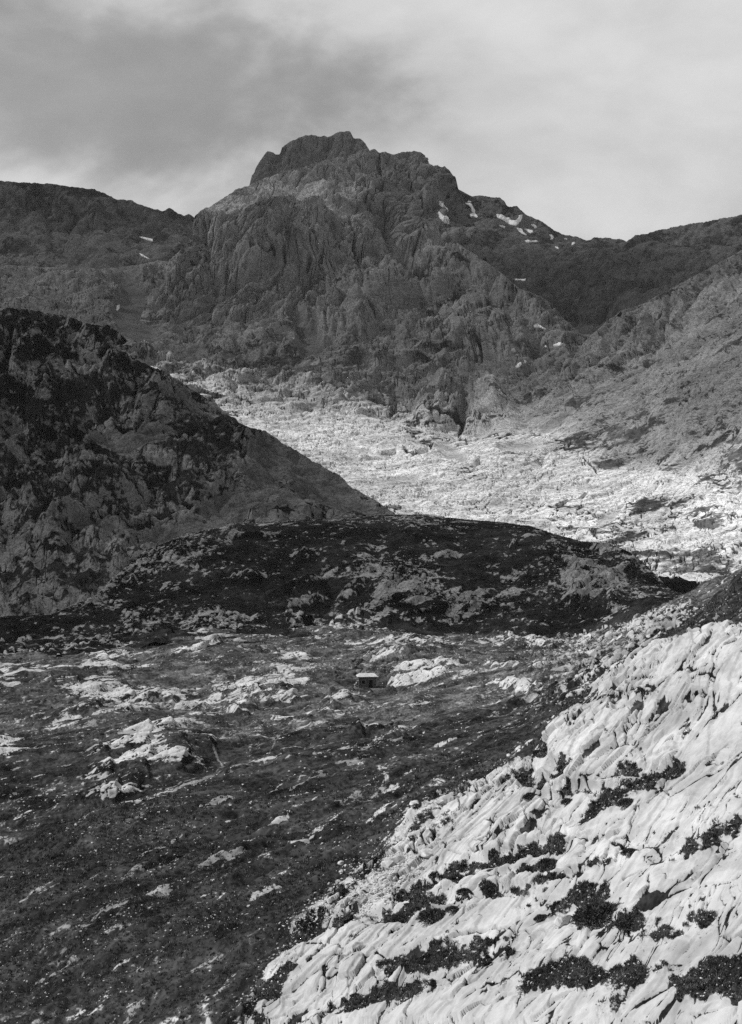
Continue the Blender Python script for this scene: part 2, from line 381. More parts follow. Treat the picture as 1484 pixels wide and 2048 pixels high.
sta = strata(LP + wb[..., None] * 2, (1, 0.12, 0), 2.6, 0.9, 6, 0.93, 21)
stb = strata(LP, (0.25, 1, 0.2), 5.5, 1.2, 8, 0.95, 22)
nearf = np.clip((P[..., 1] / 115) ** 1.3, 0.25, 1.0); D0_ = D.copy()
D += slabh * (0.6 + tiltc * sstep(f21, 0.0, 0.14) * 0.35 + 0.22 * sta + 0.16 * stb + 1.8 * (fbm(P / np.float32(13), 2, seed=29) - 0.5))
zz_ = lambda pts: [(740 + x / 2.708, 1440 + y / 2.708) for x, y in pts]
CRK_SHADE = [(1.3, zz_([(862,312),(800,330),(760,358),(725,388),(680,385),(650,370),(615,318)])), (2.6, zz_([(600,460),(550,495),(495,520),(440,550),(385,578),(330,612),(270,655),(225,690)])),
 (4.2, zz_([(355,620),(350,690),(343,750),(320,790),(262,745),(240,700)])), (2.0, zz_([(290,660),(320,700),(350,720)])), (1.2, zz_([(1218,0),(1180,50),(1150,110),(1110,170)])), (1.5, zz_([(1480,60),(1400,100),(1362,140),(1370,200),(1320,245)])),
 (1.4, zz_([(1430,630),(1345,680),(1310,750),(1260,800),(1190,850),(1150,890)])), (1.2, zz_([(875,490),(840,545)])), (2.4, zz_([(755,470),(705,508)])), (1.8, zz_([(575,400),(595,415)])), (1.0, zz_([(490,455),(498,520)])),
 (0.9, zz_([(720,590),(660,680),(600,720)])), (1.2, zz_([(1480,470),(1420,620),(1340,790)])), (1.5, zz_([(1010,905),(1060,880),(1110,892)])), (1.3, zz_([(1380,880),(1470,850)])), (3.0, zz_([(720,700),(745,735),(775,700)])), (1.5, zz_([(790,690),(850,655),(920,635),(965,660)])),
 (0.8, zz_([(600,320),(650,360),(690,400)])), (0.8, zz_([(450,700),(520,730),(570,700)])), (2.2, zz_([(985,520),(1030,540),(1060,535)])), (1.6, zz_([(1210,470),(1260,490),(1300,470)])), (1.2, zz_([(640,1010),(700,990),(760,985)])), (1.0, zz_([(380,740),(430,770),(520,790)])),
 (1.2, [(1215,1350),(1240,1372),(1262,1365)]), (2.5, [(1262,1385),(1288,1378),(1320,1360)]), (1.4, [(1288,1500),(1350,1440),(1420,1400)]), (1.3, [(1300,1620),(1380,1560),(1460,1500)]), (1.6, [(900,1900),(1000,1870),(1100,1880)]), (1.3, [(620,1950),(700,1880),(760,1850)])]
wx_ = (fbm(P / np.float32(0.8), 3, seed=44) - 0.5) * 9
trc = polyd(PX + wx_, PY + wx_ * 0.7, CRK_SHADE) * slab
gate = sstep(fbm(P / np.float32(5), 3, seed=45), 0.40, 0.56)
jA = crease(LP, 1.5, 11, 4, 4, 24, 0.022) * (0.35 + 0.65 * gate); jB = crease(LP, 0.45, 4.5, 1.6, 3, 26, 0.03) * gate; jC = crease(LP, 5, 2.2, 3, 4, 27, 0.012) * (1 - gate * 0.5)
plate = 1 - sstep(f21, 0.0, 0.06)
D -= slabh * (0.22 * plate + 0.16 * jA + 0.04 * jB + 0.14 * jC) + slab * trc * 0.8
D += slabh * ((st1 - 0.5) * 0.22 + (st2 - 0.5) * 0.05)
D += slabh * blocky * ((kid - 0.5) * sstep(k21, 0.0, 0.13) * 0.8 - 0.35 * (1 - sstep(k21, 0.0, 0.10)))
D = D0_ + (D - D0_) * nearf
jt = np.clip(0.8 * plate + 0.85 * jA + 0.5 * jB + 0.8 * jC + trc + 0.8 * blocky * (1 - sstep(k21, 0.0, 0.08)), 0, 1) * slabv
soil = blocky * slabv * (kid < 0.05) * 0.8
rock_a = rock_a * (1 - 0.75 * jt) * (1 - soil)  # soil in joints; the traced shadow band is put into the colour too
# joints of the meadow outcrops
ojt = np.clip(crease(GP, 1.6, 8, 2.5, 4, 46, 0.05) + crease(GP, 4, 5, 3, 4, 47, 0.035), 0, 1) * outc
rock_a = rock_a * (1 - 0.72 * ojt); D -= ojt * 0.25
D += slab * vgp * ((fbm(P / np.float32(0.6), 3, seed=31) - 0.5) * 0.7 + 0.15)
# scree blocks
g1, g21, gid = cells(P[..., 0] / 2.0, P[..., 1] / 4.0, 15)
sb = np.clip(scree + 0.5 * sstep(fbm(P / np.float32(20), 3, seed=33), 0.55, 0.7) * (P[..., 1] > 280), 0, 1) * (1 - rock)
D += sb * (gid > 0.55) * sstep(g21, 0.05, 0.4) * 1.1
rock_a = np.maximum(rock_a, 0.62 * sb * (gid > 0.55) * sstep(g21, 0.1, 0.3))
up = Nn * np.array([1, 1, 1], np.float32); up[..., 2] += 0.6; up /= np.linalg.norm(up, axis=-1, keepdims=True)
# a level terrace for the hut
hutX, hutY, hutZ = (735 - CX) / F * 405, 405.0, -(1376 - CY) / F * 405
hd = np.hypot(P[..., 0] - hutX, (P[..., 1] - hutY - 2)); hk = 1 - sstep(hd, 4.5, 9)
P = P + up * (D * (1 - hk))[..., None]
P[..., 2] = P[..., 2] * (1 - hk) + hutZ * hk
rock_a = rock_a * (1 - 0.6 * hk)
GROUND = P; GR_MASK = dict(rock=rock, slab=slab, slabv=slabv, vgp=vgp, scree=scree, edge=edge, PX=PX, PY=PY)
m_ground = terrain_mat('grass_and_limestone', 0.075, 0.38, 0.54, 0.018, 0.075, bump=0.5, rag=0.42, stretch=(1, 0.45, 1), rot=(0, 0, math.radians(30)), crack=0.0)
ones = (1 - 0.45 * sstep(fbm(sc(GP, 6, 15, 6), 4, seed=81), 0.42, 0.6) * (1 - slab) * (1 - 0.8 * outc))
ones = ones * np.where(slab > 0.5, 0.74 + 0.46 * fbm(sc(LP, 1.3, 9, 3), 5, seed=87), 1 + 0.18 * outc)
TRK = [(1.6, [(748,1382),(745,1396),(728,1406),(705,1418),(682,1436),(640,1452)]), (1.8, [(424,1508),(440,1520),(446,1534),(436,1548)]), (1.5, [(552,1488),(546,1500),(540,1512)]), (1.3, [(330,1585),(370,1570),(430,1552)])]
trk = polyd(PX + (fbm(P / np.float32(5), 2, seed=88) - 0.5) * 10, PY, TRK) * (1 - outc)
rock_a = np.maximum(rock_a, 0.55 * trk); ones = (ones * (1 - 0.45 * trk)).astype(np.float32)
vt_ = 0.85 + 1.0 * sstep(P[..., 1], 250, 330) * (0.6 + 0.8 * fbm(P / np.float32(25), 4, seed=84)) - 0.3 * sstep(P[..., 1], 440, 520)
fm_slab = (slab[:-1, :-1] > 0.5)
struct(grid_mesh('rock_slabs', P, m_ground, dict(rock=rock_a, tone=ones, vt=vt_), fm_slab), 'pale fractured limestone slabs covering the near slope on the right')
struct(grid_mesh('ground', P, m_ground, dict(rock=rock_a, tone=ones, vt=vt_), ~fm_slab), 'dark grass slope and stony meadow around the hut')
def gpos(px, py, zoff=0.0):
    """first visible point of the ground under the line of sight"""
    gx, gy = proj(GROUND)
    j = int(np.argmin(np.abs(gx[200] - px)))
    sub = slice(max(0, j - 3), j + 4)
    d = np.abs(gx[:, sub] - px) + np.abs(gy[:, sub] - py)
    hit = np.argwhere(d < 3.0)
    if len(hit) == 0: hit = [np.unravel_index(np.argmin(d), d.shape)]
    i = hit[0]; p = GROUND[:, sub][i[0], i[1]].copy(); p[2] += zoff; return p

# ================================================================== HILL: the dark heathery hill
hc = [
 [(-420,1360,440),(192,1320,450),(400,1290,480),(700,1300,500),(1150,1325,490),(1288,1260,430),(1484,1180,400),(1904,1100,400)],
 [(-420,1290,520),(192,1255,530),(400,1235,545),(700,1225,560),(1000,1240,560),(1150,1245,550),(1288,1210,520),(1484,1190,500),(1904,1180,500)],
 [(-420,1200,600),(192,1215,580),(290,1150,620),(400,1120,630),(700,1100,640),(1000,1110,640),(1200,1130,620),(1288,1160,590),(1484,1200,560),(1904,1220,560)],
 [(-420,1240,660),(100,1230,640),(192,1190,640),(230,1152,655),(290,1100,680),(380,1066,710),(480,1047,730),(600,1040,740),(700,1034,745),(790,1029,750),(850,1030,750),(920,1038,750),(1000,1044,745),(1060,1052,735),(1110,1068,720),(1160,1082,700),(1215,1086,690),(1255,1102,670),(1288,1126,650),(1340,1180,630),(1484,1230,600),(1904,1260,600)],
 [(-420,1300,760),(192,1270,760),(742,1110,860),(1160,1150,820),(1288,1230,760),(1904,1300,700)],
]
P = sheet(hc, [q(60), q(210), q(250), q(60)], -200, 1700, q(1150), smo=[40, 40, 40, 8, 40])
PX, PY = proj(P); Nn = normals(P)
HP = np.stack([P @ g_ac, P @ g_al, P[..., 2]], -1)
rag = (fbm(sc(HP, 8, 22, 8), 6, seed=3, gain=0.7) - 0.5) * 6.5
hb = [(850,1215,115,38,4),(780,1190,50,18,-5),(1190,1178,80,60,-20),(1205,1190,60,45,-20),(1160,1135,62,20,-5),(240,1135,60,9,45),(225,1190,60,10,35),(505,1165,28,14,30),(640,1160,50,10,30),(620,1210,60,9,20),(900,1106,30,8,5),(1190,1095,32,9,-20),(600,1115,24,9,0),
  (560,1195,40,9,30),(420,1062,60,4,6),(520,1075,60,4,8),(1060,1082,20,4,0),(1025,1100,14,5,0),(700,1190,40,12,20),(1230,1215,30,20,0),(650,1140,22,6,20)]
mh = sstep(blob(PX, PY, hb, rag), 0.3, 1.8)
mhh = sstep(blob(PX, PY, hb, (fbm(sc(HP, 12, 24, 12), 2, seed=3) - 0.5) * 3), 0.1, 1.8)
hj = np.clip(crease(HP, 3, 14, 5, 4, 46, 0.03) + crease(HP, 9, 9, 6, 4, 47, 0.02), 0, 1)
stony = sstep(fbm(P / np.float32(38), 4, seed=5), 0.46, 0.60)
rock_a = np.clip(mh * 0.80 * (1 - 0.6 * hj) + (1 - mh) * (0.14 + 0.26 * stony), 0, 1)
D = (fbm(P / np.float32(45), 4, seed=1, ridged=True) - 0.4) * 7 + (fbm(P / np.float32(10), 4, seed=2) - 0.5) * 2.4
D += mhh * (2.5 + 1.8 * strata(P, (0.7, -0.6, 0.3), 8, 1.3, 14, 0.8, 3) + 2.0 * (fbm(sc(HP, 6, 12, 6), 3, seed=6, ridged=True) - 0.4))
hu1, hu2, hid = cells(P[..., 0] / 2.6, P[..., 1] / 4.5, 25)
hb_ = (hid > 0.62) * sstep(hu2, 0.05, 0.4) * (0.35 + stony)
D += hb_ * 0.8
rock_a = np.maximum(rock_a, (hid > 0.62) * sstep(hu2, 0.1, 0.35) * (0.30 + 0.22 * stony) * (0.7 + 0.5 * hid))
cr = 1 - 0.75 * sstep(PY, 1100, 1040)
P0 = P.copy(); P = P + Nn * (D * cr)[..., None]; P = under_crest(P, P0, q(60)+q(210)+q(250), 1.6)
HILL = P
m_hill = terrain_mat('heather_and_limestone', 0.24, 0.24, 0.46, 0.013, 0.042, bump=0.6, rag=0.5, crack=0.5)
struct(grid_mesh('hill', P, m_hill, dict(rock=rock_a, tone=np.ones(P.shape[:2], np.float32))), 'low dark heather-covered hill with grey rock domes behind the meadow')

# ================================================================== SPUR on the left
def spur_curve(pts): return pts
sc_ = [
 [(-420,1300,640),(192,1230,650),(420,1120,690),(600,1075,730),(790,1060,780),(900,1110,790),(1000,1200,800)],
 [(-420,1080,740),(192,1062,740),(400,1058,740),(520,1045,750),(650,1035,770),(790,1036,800),(900,1090,810),(1000,1200,820)],
 [(-420,940,820),(192,935,810),(300,925,810),(420,930,815),(500,955,825),(600,975,835),(700,1010,845),(790,1036,840),(900,1090,850),(1000,1200,850)],
 [(-420,790,900),(192,770,900),(250,775,895),(330,800,900),(430,850,905),(500,890,900),(570,925,895),(650,960,890),(700,990,880),(790,1032,865),(900,1085,880),(1000,1200,880)],
 [(-420,600,1080),(0,610,1060),(130,632,1050),(192,652,1040),(215,648,1035),(240,668,1020),(265,690,1010),(285,722,1000),(300,734,1000),(330,742,1000),(345,752,995),(400,790,985),(425,800,980),(450,825,975),(480,845,970),(500,856,965),(530,862,960),(555,878,955),(575,892,950),(600,905,945),(650,935,930),(680,952,920),(700,972,915),(760,1006,895),(792,1030,885),(850,1062,890),(900,1095,895),(1000,1200,900)],
 [(-420,700,1250),(192,760,1200),(500,950,1100),(792,1100,1000),(1000,1260,960)],
]
P = sheet(sc_, [q(40), q(170), q(200), q(150), q(40)], -300, 1000, q(900), smo=[40, 40, 40, 30, 3, 40])
PX, PY = proj(P); Nn = normals(P)
screem = sstep(blob(PX, PY, [(240,895,85,26,0),(520,960,38,85,8),(455,1035,80,26,18),(330,1070,160,14,0),(640,975,120,30,-32),(560,1010,70,25,-10),(370,830,60,25,-20),(560,900,30,40,30)], (fbm(P / np.float32(20), 4, seed=2) - 0.5) * 2), 0.4, 1.2)
cliff = sstep(blob(PX, PY, [(230,800,90,60,-5),(330,810,45,40,0),(430,900,110,60,10),(320,985,150,55,0),(250,960,120,60,0),(215,690,50,25,0),(60,850,160,220,0)], (fbm(P / np.float32(30), 4, seed=4) - 0.5) * 2), 0.2, 1.2) * (1 - screem)
flu = fbm(sc(P, 16, 60, 40), 5, seed=6, ridged=True)
D = (fbm(P / np.float32(70), 4, seed=7, ridged=True) - 0.4) * 24 + (fbm(P / np.float32(16), 5, seed=8, ridged=True) - 0.4) * 5 * (1 - 0.85 * screem)
D += cliff * ((flu - 0.4) * 22 + strata(P, (0.1, -0.3, 1), 30, 0.9, 60, 0.7, 9) * 14)
D += (1 - cliff) * (1 - screem) * (strata(P, (0.6, -0.2, 0.8), 9, 1.4, 20, 0.8, 10) * 2.6 - 2.0 * crease(P, 9, 25, 18, 4, 52, 0.03))
SG = [(4,[(233,861),(273,871),(299,854),(332,817),(362,813)]),(3.5,[(205,992),(229,998),(284,1004),(332,1009),(384,1024),(413,1028)]),(3,[(200,1046),(210,1050),(258,1061),(358,1050),(413,1053)]),(3.5,[(455,830),(458,847),(465,898),(473,935),(487,969)]),
 (3,[(415,925),(412,960),(400,990)]),(3,[(205,760),(210,810),(205,860)]),(2.5,[(232,770),(236,820),(230,860)]),(2.5,[(300,960),(310,1000)]),(2.5,[(350,900),(358,950),(350,1000)]),(3,[(380,880),(395,920)]),(2.5,[(290,730),(250,722),(205,735)])]
sgw = (fbm(P / np.float32(9), 4, seed=63, gain=0.65) - 0.5) * 30
sg = polyd(PX + sgw, PY + sgw * 0.6, [(w * 0.7, p) for w, p in SG]) * sstep(fbm(P / np.float32(20), 3, seed=85), 0.38, 0.52); rec = sstep(blob(PX, PY, [(268,790,30,22,0),(225,700,30,10,0)], (fbm(P / np.float32(12), 3, seed=66) - 0.5) * 2), 0.3, 1.2)
D -= 6 * sg + 9 * rec
fade = 1 - 0.6 * np.exp(-((np.arange(P.shape[0]) - q(560)) / q(40)) ** 2)[:, None]
P0 = P.copy(); P = P + Nn * (D * fade)[..., None]; P = under_crest(P, P0, q(560), 5.0, seed=64); SPUR = P
Ns = normals(P)
rock_a = 0.62 + 1.3 * (fbm(sc(P, 16, 20, 11), 6, seed=11, gain=0.68) - 0.5) - 0.08 * sstep(Ns[..., 2], 0.6, 0.9) - 0.14 * cliff - 0.35 * crease(P, 14, 30, 30, 4, 51, 0.03)
rock_a = np.clip(rock_a * (1 - screem) + screem * 0.9, 0, 1) * (1 - 0.6 * sg)  # cracks and traced cliff shadow bands also darkened in colour
tone = (1 - 0.34 * screem) * (0.75 + 0.5 * fbm(P / np.float32(30), 4, seed=67))
m_spur = terrain_mat('spur_limestone', 0.36, 0.13, 0.30, 0.018, 0.045, bump=0.9, rag=0.36, stretch=(1, 1, 1), crack=0.6)
struct(grid_mesh('rocky_spur', P, m_spur, dict(rock=rock_a, tone=tone)), 'craggy rock spur descending from the left edge to the dark hill')

# ================================================================== BENCH and middle slopes
bc = [
 [(-500,1200,820),(192,1180,820),(742,1100,850),(1100,1130,840),(1288,1160,800),(1484,1180,760),(1984,1150,700)],
 [(-500,1010,1000),(192,1010,1000),(742,1010,990),(900,1025,980),(1100,1040,960),(1288,1060,920),(1484,1050,880),(1984,900,800)],
 [(-500,890,1180),(400,880,1190),(600,900,1190),(742,925,1180),(900,920,1170),(1000,905,1170),(1180,935,1120),(1288,940,1080),(1484,880,1000),(1984,600,950)],
 [(-500,760,1500),(380,758,1500),(470,775,1490),(560,785,1480),(650,795,1470),(740,810,1440),(800,830,1400),(850,852,1360),(900,880,1320),(950,890,1300),(1000,880,1290),(1100,860,1270),(1200,840,1250),(1288,810,1220),(1484,720,1180),(1984,400,1150)],
 [(-500,680,1750),(192,700,1700),(450,720,1720),(600,700,1740),(700,690,1740),(850,740,1640),(950,770,1560),(1000,760,1540),(1100,740,1520),(1200,720,1500),(1288,700,1480),(1484,600,1440),(1984,350,1400)],
 [(-500,560,2100),(100,590,2100),(192,600,2100),(300,640,2050),(380,690,2000),(500,660,1980),(620,640,1980),(700,600,2000),(760,560,2040),(800,545,2060),(880,540,2060),(960,545,2040),(1040,590,1950),(1100,625,1850),(1160,672,1750),(1200,665,1740),(1240,640,1720),(1288,622,1700),(1484,520,1650),(1984,300,1600)],
 [(-500,500,2400),(100,535,2400),(192,538,2400),(260,532,2380),(320,520,2360),(400,540,2300),(500,560,2300),(700,520,2250),(780,470,2240),(870,462,2240),(900,478,2240),(960,515,2180),(1000,545,2120),(1040,578,2050),(1075,590,2000),(1100,605,1950),(1130,640,1850),(1160,668,1800),(1185,668,1790),(1210,645,1790),(1240,622,1790),(1288,606,1780),(1484,500,1740),(1984,270,1700)],
 [(-500,600,2600),(300,620,2560),(900,580,2400),(1160,740,2050),(1984,400,1900)],
]
P = sheet(bc, [q(80), q(170), q(150), q(130), q(140), q(120), q(24)], -500, 1984, q(1500), smo=[40, 40, 40, 30, 40, 30, 6, 40])
PX, PY = proj(P); Nn = normals(P)
screem = sstep(blob(PX, PY, [(270,640,46,100,5),(820,520,60,40,-40),(350,730,90,18,-10),(810,505,50,30,-35),(760,560,60,25,-30),(560,668,130,12,5),(620,690,30,30,0),(900,905,40,14,-30),(810,965,30,10,0),(1040,900,50,14,10),(1240,640,10,10,0),(1110,850,40,12,35),(1220,1035,30,10,30)], (fbm(P / np.float32(45), 4, seed=2) - 0.5) * 1.6), 0.3, 1.2)
butt = sstep(blob(PX, PY, [(880,830,50,30,0),(985,835,60,40,0),(760,620,80,35,10),(930,560,60,35,-20),(1040,640,50,20,-15),(700,670,60,30,0),(860,610,60,18,0),(1000,710,60,30,0)], (fbm(P / np.float32(50), 4, seed=4) - 0.5) * 1.6), 0.2, 1.3) * (1 - screem)
Wp = P + ((fbm(P / np.float32(60), 3, seed=15) - 0.5) * 40)[..., None]
flat = (1 - 0.9 * screem)
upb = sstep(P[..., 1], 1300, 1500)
D = (fbm(Wp / np.float32(130), 4, seed=5, ridged=True) - 0.4) * (16 + 32 * upb) * flat
D += (fbm(Wp / np.float32(34), 5, seed=6, ridged=True) - 0.4) * (10 + 9 * upb) * flat
D += strata(Wp, (0.35, -0.5, 0.8), 26, 1.6, 60, 0.82, 7) * (4 + 6 * upb) * flat + strata(Wp, (0.5, -0.6, 0.6), 8, 1.6, 25, 0.82, 8) * 2.0 * flat
D += butt * (16 + 26 * fbm(sc(P, 18, 60, 60), 4, seed=9, ridged=True))
nrw = np.arange(P.shape[0])[:, None]; top_r = q(80)+q(170)+q(150)+q(130)+q(140)+q(120)
D *= 1 - 0.85 * np.exp(-((nrw - top_r) / q(48)) ** 2)
D = np.where(upb < 1, D * (0.5 + 0.5 * upb), D)
BG = [(5,[(843,838),(860,850),(900,856),(928,852)]),(3,[(925,850),(918,880),(935,893)]),(5,[(812,905),(830,912),(854,905)]),(1.6,[(980,994),(1010,996),(1035,1000)]),(1.6,[(1065,983),(1094,989)]),(2,[(1117,1024),(1145,1012),(1176,996)]),(2,[(1170,930),(1195,950)]),
 (2,[(830,870),(858,885),(862,897)]),(3,[(770,560),(800,600),(860,610)]),(3,[(912,600),(960,610)]),(3,[(640,665),(700,655),(760,670)]),(3,[(740,800),(780,815),(830,830)]),(3,[(950,745),(1000,700),(1060,690)]),(2.5,[(1000,880),(1040,870)]),(2,[(560,870),(600,880)]),(2,[(660,830),(720,850)]),(2,[(960,930),(900,945)]),(2,[(700,905),(760,915),(790,910)])]
bgw = (fbm(P / np.float32(22), 3, seed=68) - 0.5) * 20
bg_ = polyd(PX + bgw, PY + bgw * 0.5, BG); D -= 9 * bg_ * (0.6 + 0.8 * upb)
BJ = np.clip(crease(Wp, 30, 40, 14, 5, 53, 0.014, 0.6) + crease(Wp, 9, 30, 9, 4, 54, 0.022, 0.6), 0, 1); D -= BJ * (1.5 + 3 * upb) * flat
P0 = P.copy(); P = P + Nn * D[..., None]; P = under_crest(P, P0, top_r, 2.5); BENCH = P
Ns = normals(P)
vege = sstep(PY, 690, 760) * (1 - sstep(PY, 800, 860)) * 0.16 * (PX < 800) + 0.09 * sstep(PX, 1000, 1250) * sstep(PY, 720, 850)
bj = np.clip(crease(Wp, 30, 40, 14, 5, 53, 0.014, 0.6) + crease(Wp, 9, 30, 9, 4, 54, 0.022, 0.6), 0, 1)
rock_a = 0.70 + 1.2 * (fbm(sc(P, 26, 34, 14), 6, seed=12, gain=0.62) - 0.5) - vege - 0.32 * bj
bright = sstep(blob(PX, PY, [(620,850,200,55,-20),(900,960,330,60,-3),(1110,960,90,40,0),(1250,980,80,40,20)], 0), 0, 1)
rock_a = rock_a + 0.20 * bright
rock_a = np.clip(rock_a * (1 - screem) + screem * 1.0, 0.15, 1) * (1 - 0.6 * bg_)  # traced cracks, hollow and shadow blob painted darker as well as cut in
tone = (0.8 + 0.4 * fbm(P / np.float32(60), 4, seed=69)) * (1 - 0.36 * screem) * (1 - 0.58 * upb) * (1 - 0.42 * (1 - upb) * sstep(PX - 0.9 * (PY - 800), 960, 1150) * sstep(970 - PY, 0, 50))  # upper and right slopes in cloud shade get extra shade in their tone
m_bench = terrain_mat('bench_limestone', 0.6, 0.50, 0.80, 0.08, 0.15, bump=0.7, rag=0.26, stretch=(0.6, 1, 1.6), crack=0.5)
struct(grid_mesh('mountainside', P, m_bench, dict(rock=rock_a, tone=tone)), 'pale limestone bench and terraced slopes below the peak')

# ================================================================== MASSIF
mc = [
 [(100,860,1960),(300,760,1960),(500,720,1940),(700,690,1950),(800,640,2000),(900,560,2080),(960,560,2120),(1000,640,2140),(1040,760,2160)],
 [(100,850,1980),(200,790,1990),(280,720,1990),(330,700,1985),(450,655,1975),(560,650,1975),(640,630,1985),(700,585,2000),(745,545,2030),(790,490,2070),(860,468,2090),(905,475,2110),(940,500,2130),(1000,660,2150),(1040,780,2160)],
 [(100,840,2010),(200,770,2020),(270,680,2020),(300,600,2020),(330,560,2030),(400,540,2030),(500,540,2030),(600,540,2030),(700,500,2050),(780,440,2100),(860,430,2120),(905,440,2140),(940,490,2150),(1000,660,2160),(1040,790,2170)],
 [(100,835,2040),(200,765,2050),(270,670,2050),(300,590,2050),(330,535,2060),(385,478,2070),(392,440,2080),(450,430,2090),(520,440,2095),(600,450,2100),(660,440,2105),(720,410,2120),(780,385,2150),(850,390,2160),(900,410,2160),(930,470,2160),(1000,670,2170),(1040,800,2180)],
 [(100,830,2080),(200,760,2080),(270,665,2080),(300,586,2090),(330,530,2090),(384,476,2100),(389,432,2120),(400,422,2150),(430,408,2200),(445,398,2210),(470,380,2230),(500,371,2250),(540,352,2270),(570,345,2280),(600,335,2290),(640,325,2300),(670,316,2310),(700,311,2310),(720,303,2310),(738,301,2310),(748,297,2305),(757,306,2300),(770,303,2300),(785,309,2300),(800,305,2300),(820,302,2300),(845,305,2290),(856,316,2285),(862,330,2280),(875,330,2275),(884,337,2270),(890,331,2265),(900,343,2260),(904,352,2258),(911,354,2255),(915,372,2250),(918,386,2240),(926,402,2240),(950,450,2230),(1000,600,2220),(1040,820,2200)],
 [(100,900,2200),(300,700,2260),(500,560,2500),(742,450,2560),(900,480,2480),(1000,760,2320),(1040,900,2300)],
]
P = sheet(mc, [q(12), q(120), q(180), q(190), q(24)], 100, 1040, q(1000), smo=[30, 14, 14, 6, 0, 30])
PX, PY = proj(P); Nn = normals(P)
ledge = sstep(blob(PX, PY, [(560,400,150,38,8),(650,440,90,20,-10),(470,425,60,14,0),(700,400,30,30,0)], (fbm(P / np.float32(60), 5, seed=4, gain=0.62) - 0.5) * 3.2), 0.1, 1.7)
Wp = P + np.stack([(fbm(P / np.float32(90), 3, seed=15) - 0.5) * 60, 0 * P[..., 0], (fbm(P / np.float32(90), 3, seed=16) - 0.5) * 40], -1)
tilt = Wp.copy(); tilt[..., 0] += -0.35 * Wp[..., 2]       # flutes lean to the right going up
cl = 1 - 0.75 * ledge
D = (fbm(sc(tilt, 105, 160, 130), 4, seed=5, ridged=True) - 0.42) * 95 * cl
D += (fbm(sc(tilt, 30, 60, 46), 5, seed=6, ridged=True) - 0.42) * 30 * cl
D += (fbm(Wp / np.float32(15), 3, seed=7, ridged=True) - 0.42) * 6
D += strata(Wp, (-0.25, -0.2, 0.95), 34, 1.8, 80, 0.8, 8) * 9 * cl
jr = np.abs(fbm(sc(tilt, 60, 120, 150), 3, seed=11) - 0.5)
mj = np.clip(crease(tilt, 45, 100, 130, 4, 55, 0.02, 0.6) + crease(tilt, 16, 40, 45, 4, 56, 0.025, 0.6) * 0.7, 0, 1)
D -= 22 * (1 - sstep(jr, 0, 0.02)) * cl + 9 * mj * cl
D += 55 * np.exp(-((PX - 570) / 150) ** 2 - ((PY - 540) / 95) ** 2) - 35 * np.exp(-((PX - 760 - 0.5 * (PY - 430)) / 22) ** 2) * sstep(PY, 400, 450)
GUL = [(2.5,[(476,461),(480,491)]),(4.5,[(532,440),(546,461),(524,502),(530,543),(524,587),(510,631)]),(3,[(436,513),(438,560),(436,594)]),(4,[(388,450),(384,483),(380,530),(370,590)]),(3,[(628,454),(633,502),(625,540)]),
 (6,[(660,415),(672,424),(709,469),(738,506),(756,540)]),(4,[(546,624),(583,557),(617,539)]),(4,[(814,314),(795,345),(784,365),(762,395),(745,430)]),(4,[(862,325),(847,365),(840,410),(825,461)]),(3,[(880,336),(902,395),(888,446)]),(3,[(747,299),(744,336),(730,370)]),
 (3,[(698,347),(724,310)]),(3,[(590,470),(585,520),(560,570)]),(3,[(450,450),(455,500),(470,560),(465,620)]),(4,[(680,500),(660,560),(640,600)]),(3,[(410,450),(412,520),(400,600)]),(3,[(350,540),(345,600),(355,660)]),(3,[(780,330),(770,350),(740,365)])]
gw = (fbm(P / np.float32(30), 3, seed=61) - 0.5) * 26
gg_ = 0.25 + 0.75 * sstep(fbm(P / np.float32(70), 3, seed=86), 0.42, 0.58)
gul = gg_ * polyd(PX + gw + 0.25 * (PY - 520), PY, [(w * 1.6, p) for w, p in GUL]); guls = gg_ * polyd(PX + gw + 0.25 * (PY - 520), PY, [(w * 0.6, p) for w, p in GUL])
D -= 24 * gul + 12 * guls
top_r = q(12)+q(120)+q(180)+q(190)
D *= 1 - 0.86 * np.exp(-((nrw[:P.shape[0]] - top_r) / q(26)) ** 2)
P0 = P.copy(); P = P + (Nn * np.array([1, 1, 0.8], np.float32)) * D[..., None]; P = under_crest(P, P0, top_r, 3.5); MASS = P
rock_a = 0.85 + 1.0 * (fbm(P / np.float32(26), 5, seed=12, gain=0.65) - 0.5) - 0.3 * mj
rock_a = np.clip(rock_a + 0.15 * ledge - 0.35 * guls, 0.15, 1)  # soil in creases and gullies doubles as painted crevice shade
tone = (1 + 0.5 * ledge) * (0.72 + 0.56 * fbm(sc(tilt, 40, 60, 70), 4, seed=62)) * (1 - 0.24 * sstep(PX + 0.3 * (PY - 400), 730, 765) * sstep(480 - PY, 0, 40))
m_mass = terrain_mat('peak_limestone', 0.8, 0.22, 0.36, 0.08, 0.14, bump=0.8, rag=0.26, stretch=(1.5, 1, 0.7), rot=(0, math.radians(-15), 0), crack=0.5)
struct(grid_mesh('mountain', P, m_mass, dict(rock=rock_a, tone=tone)), 'dark fluted limestone massif rising above the valley')
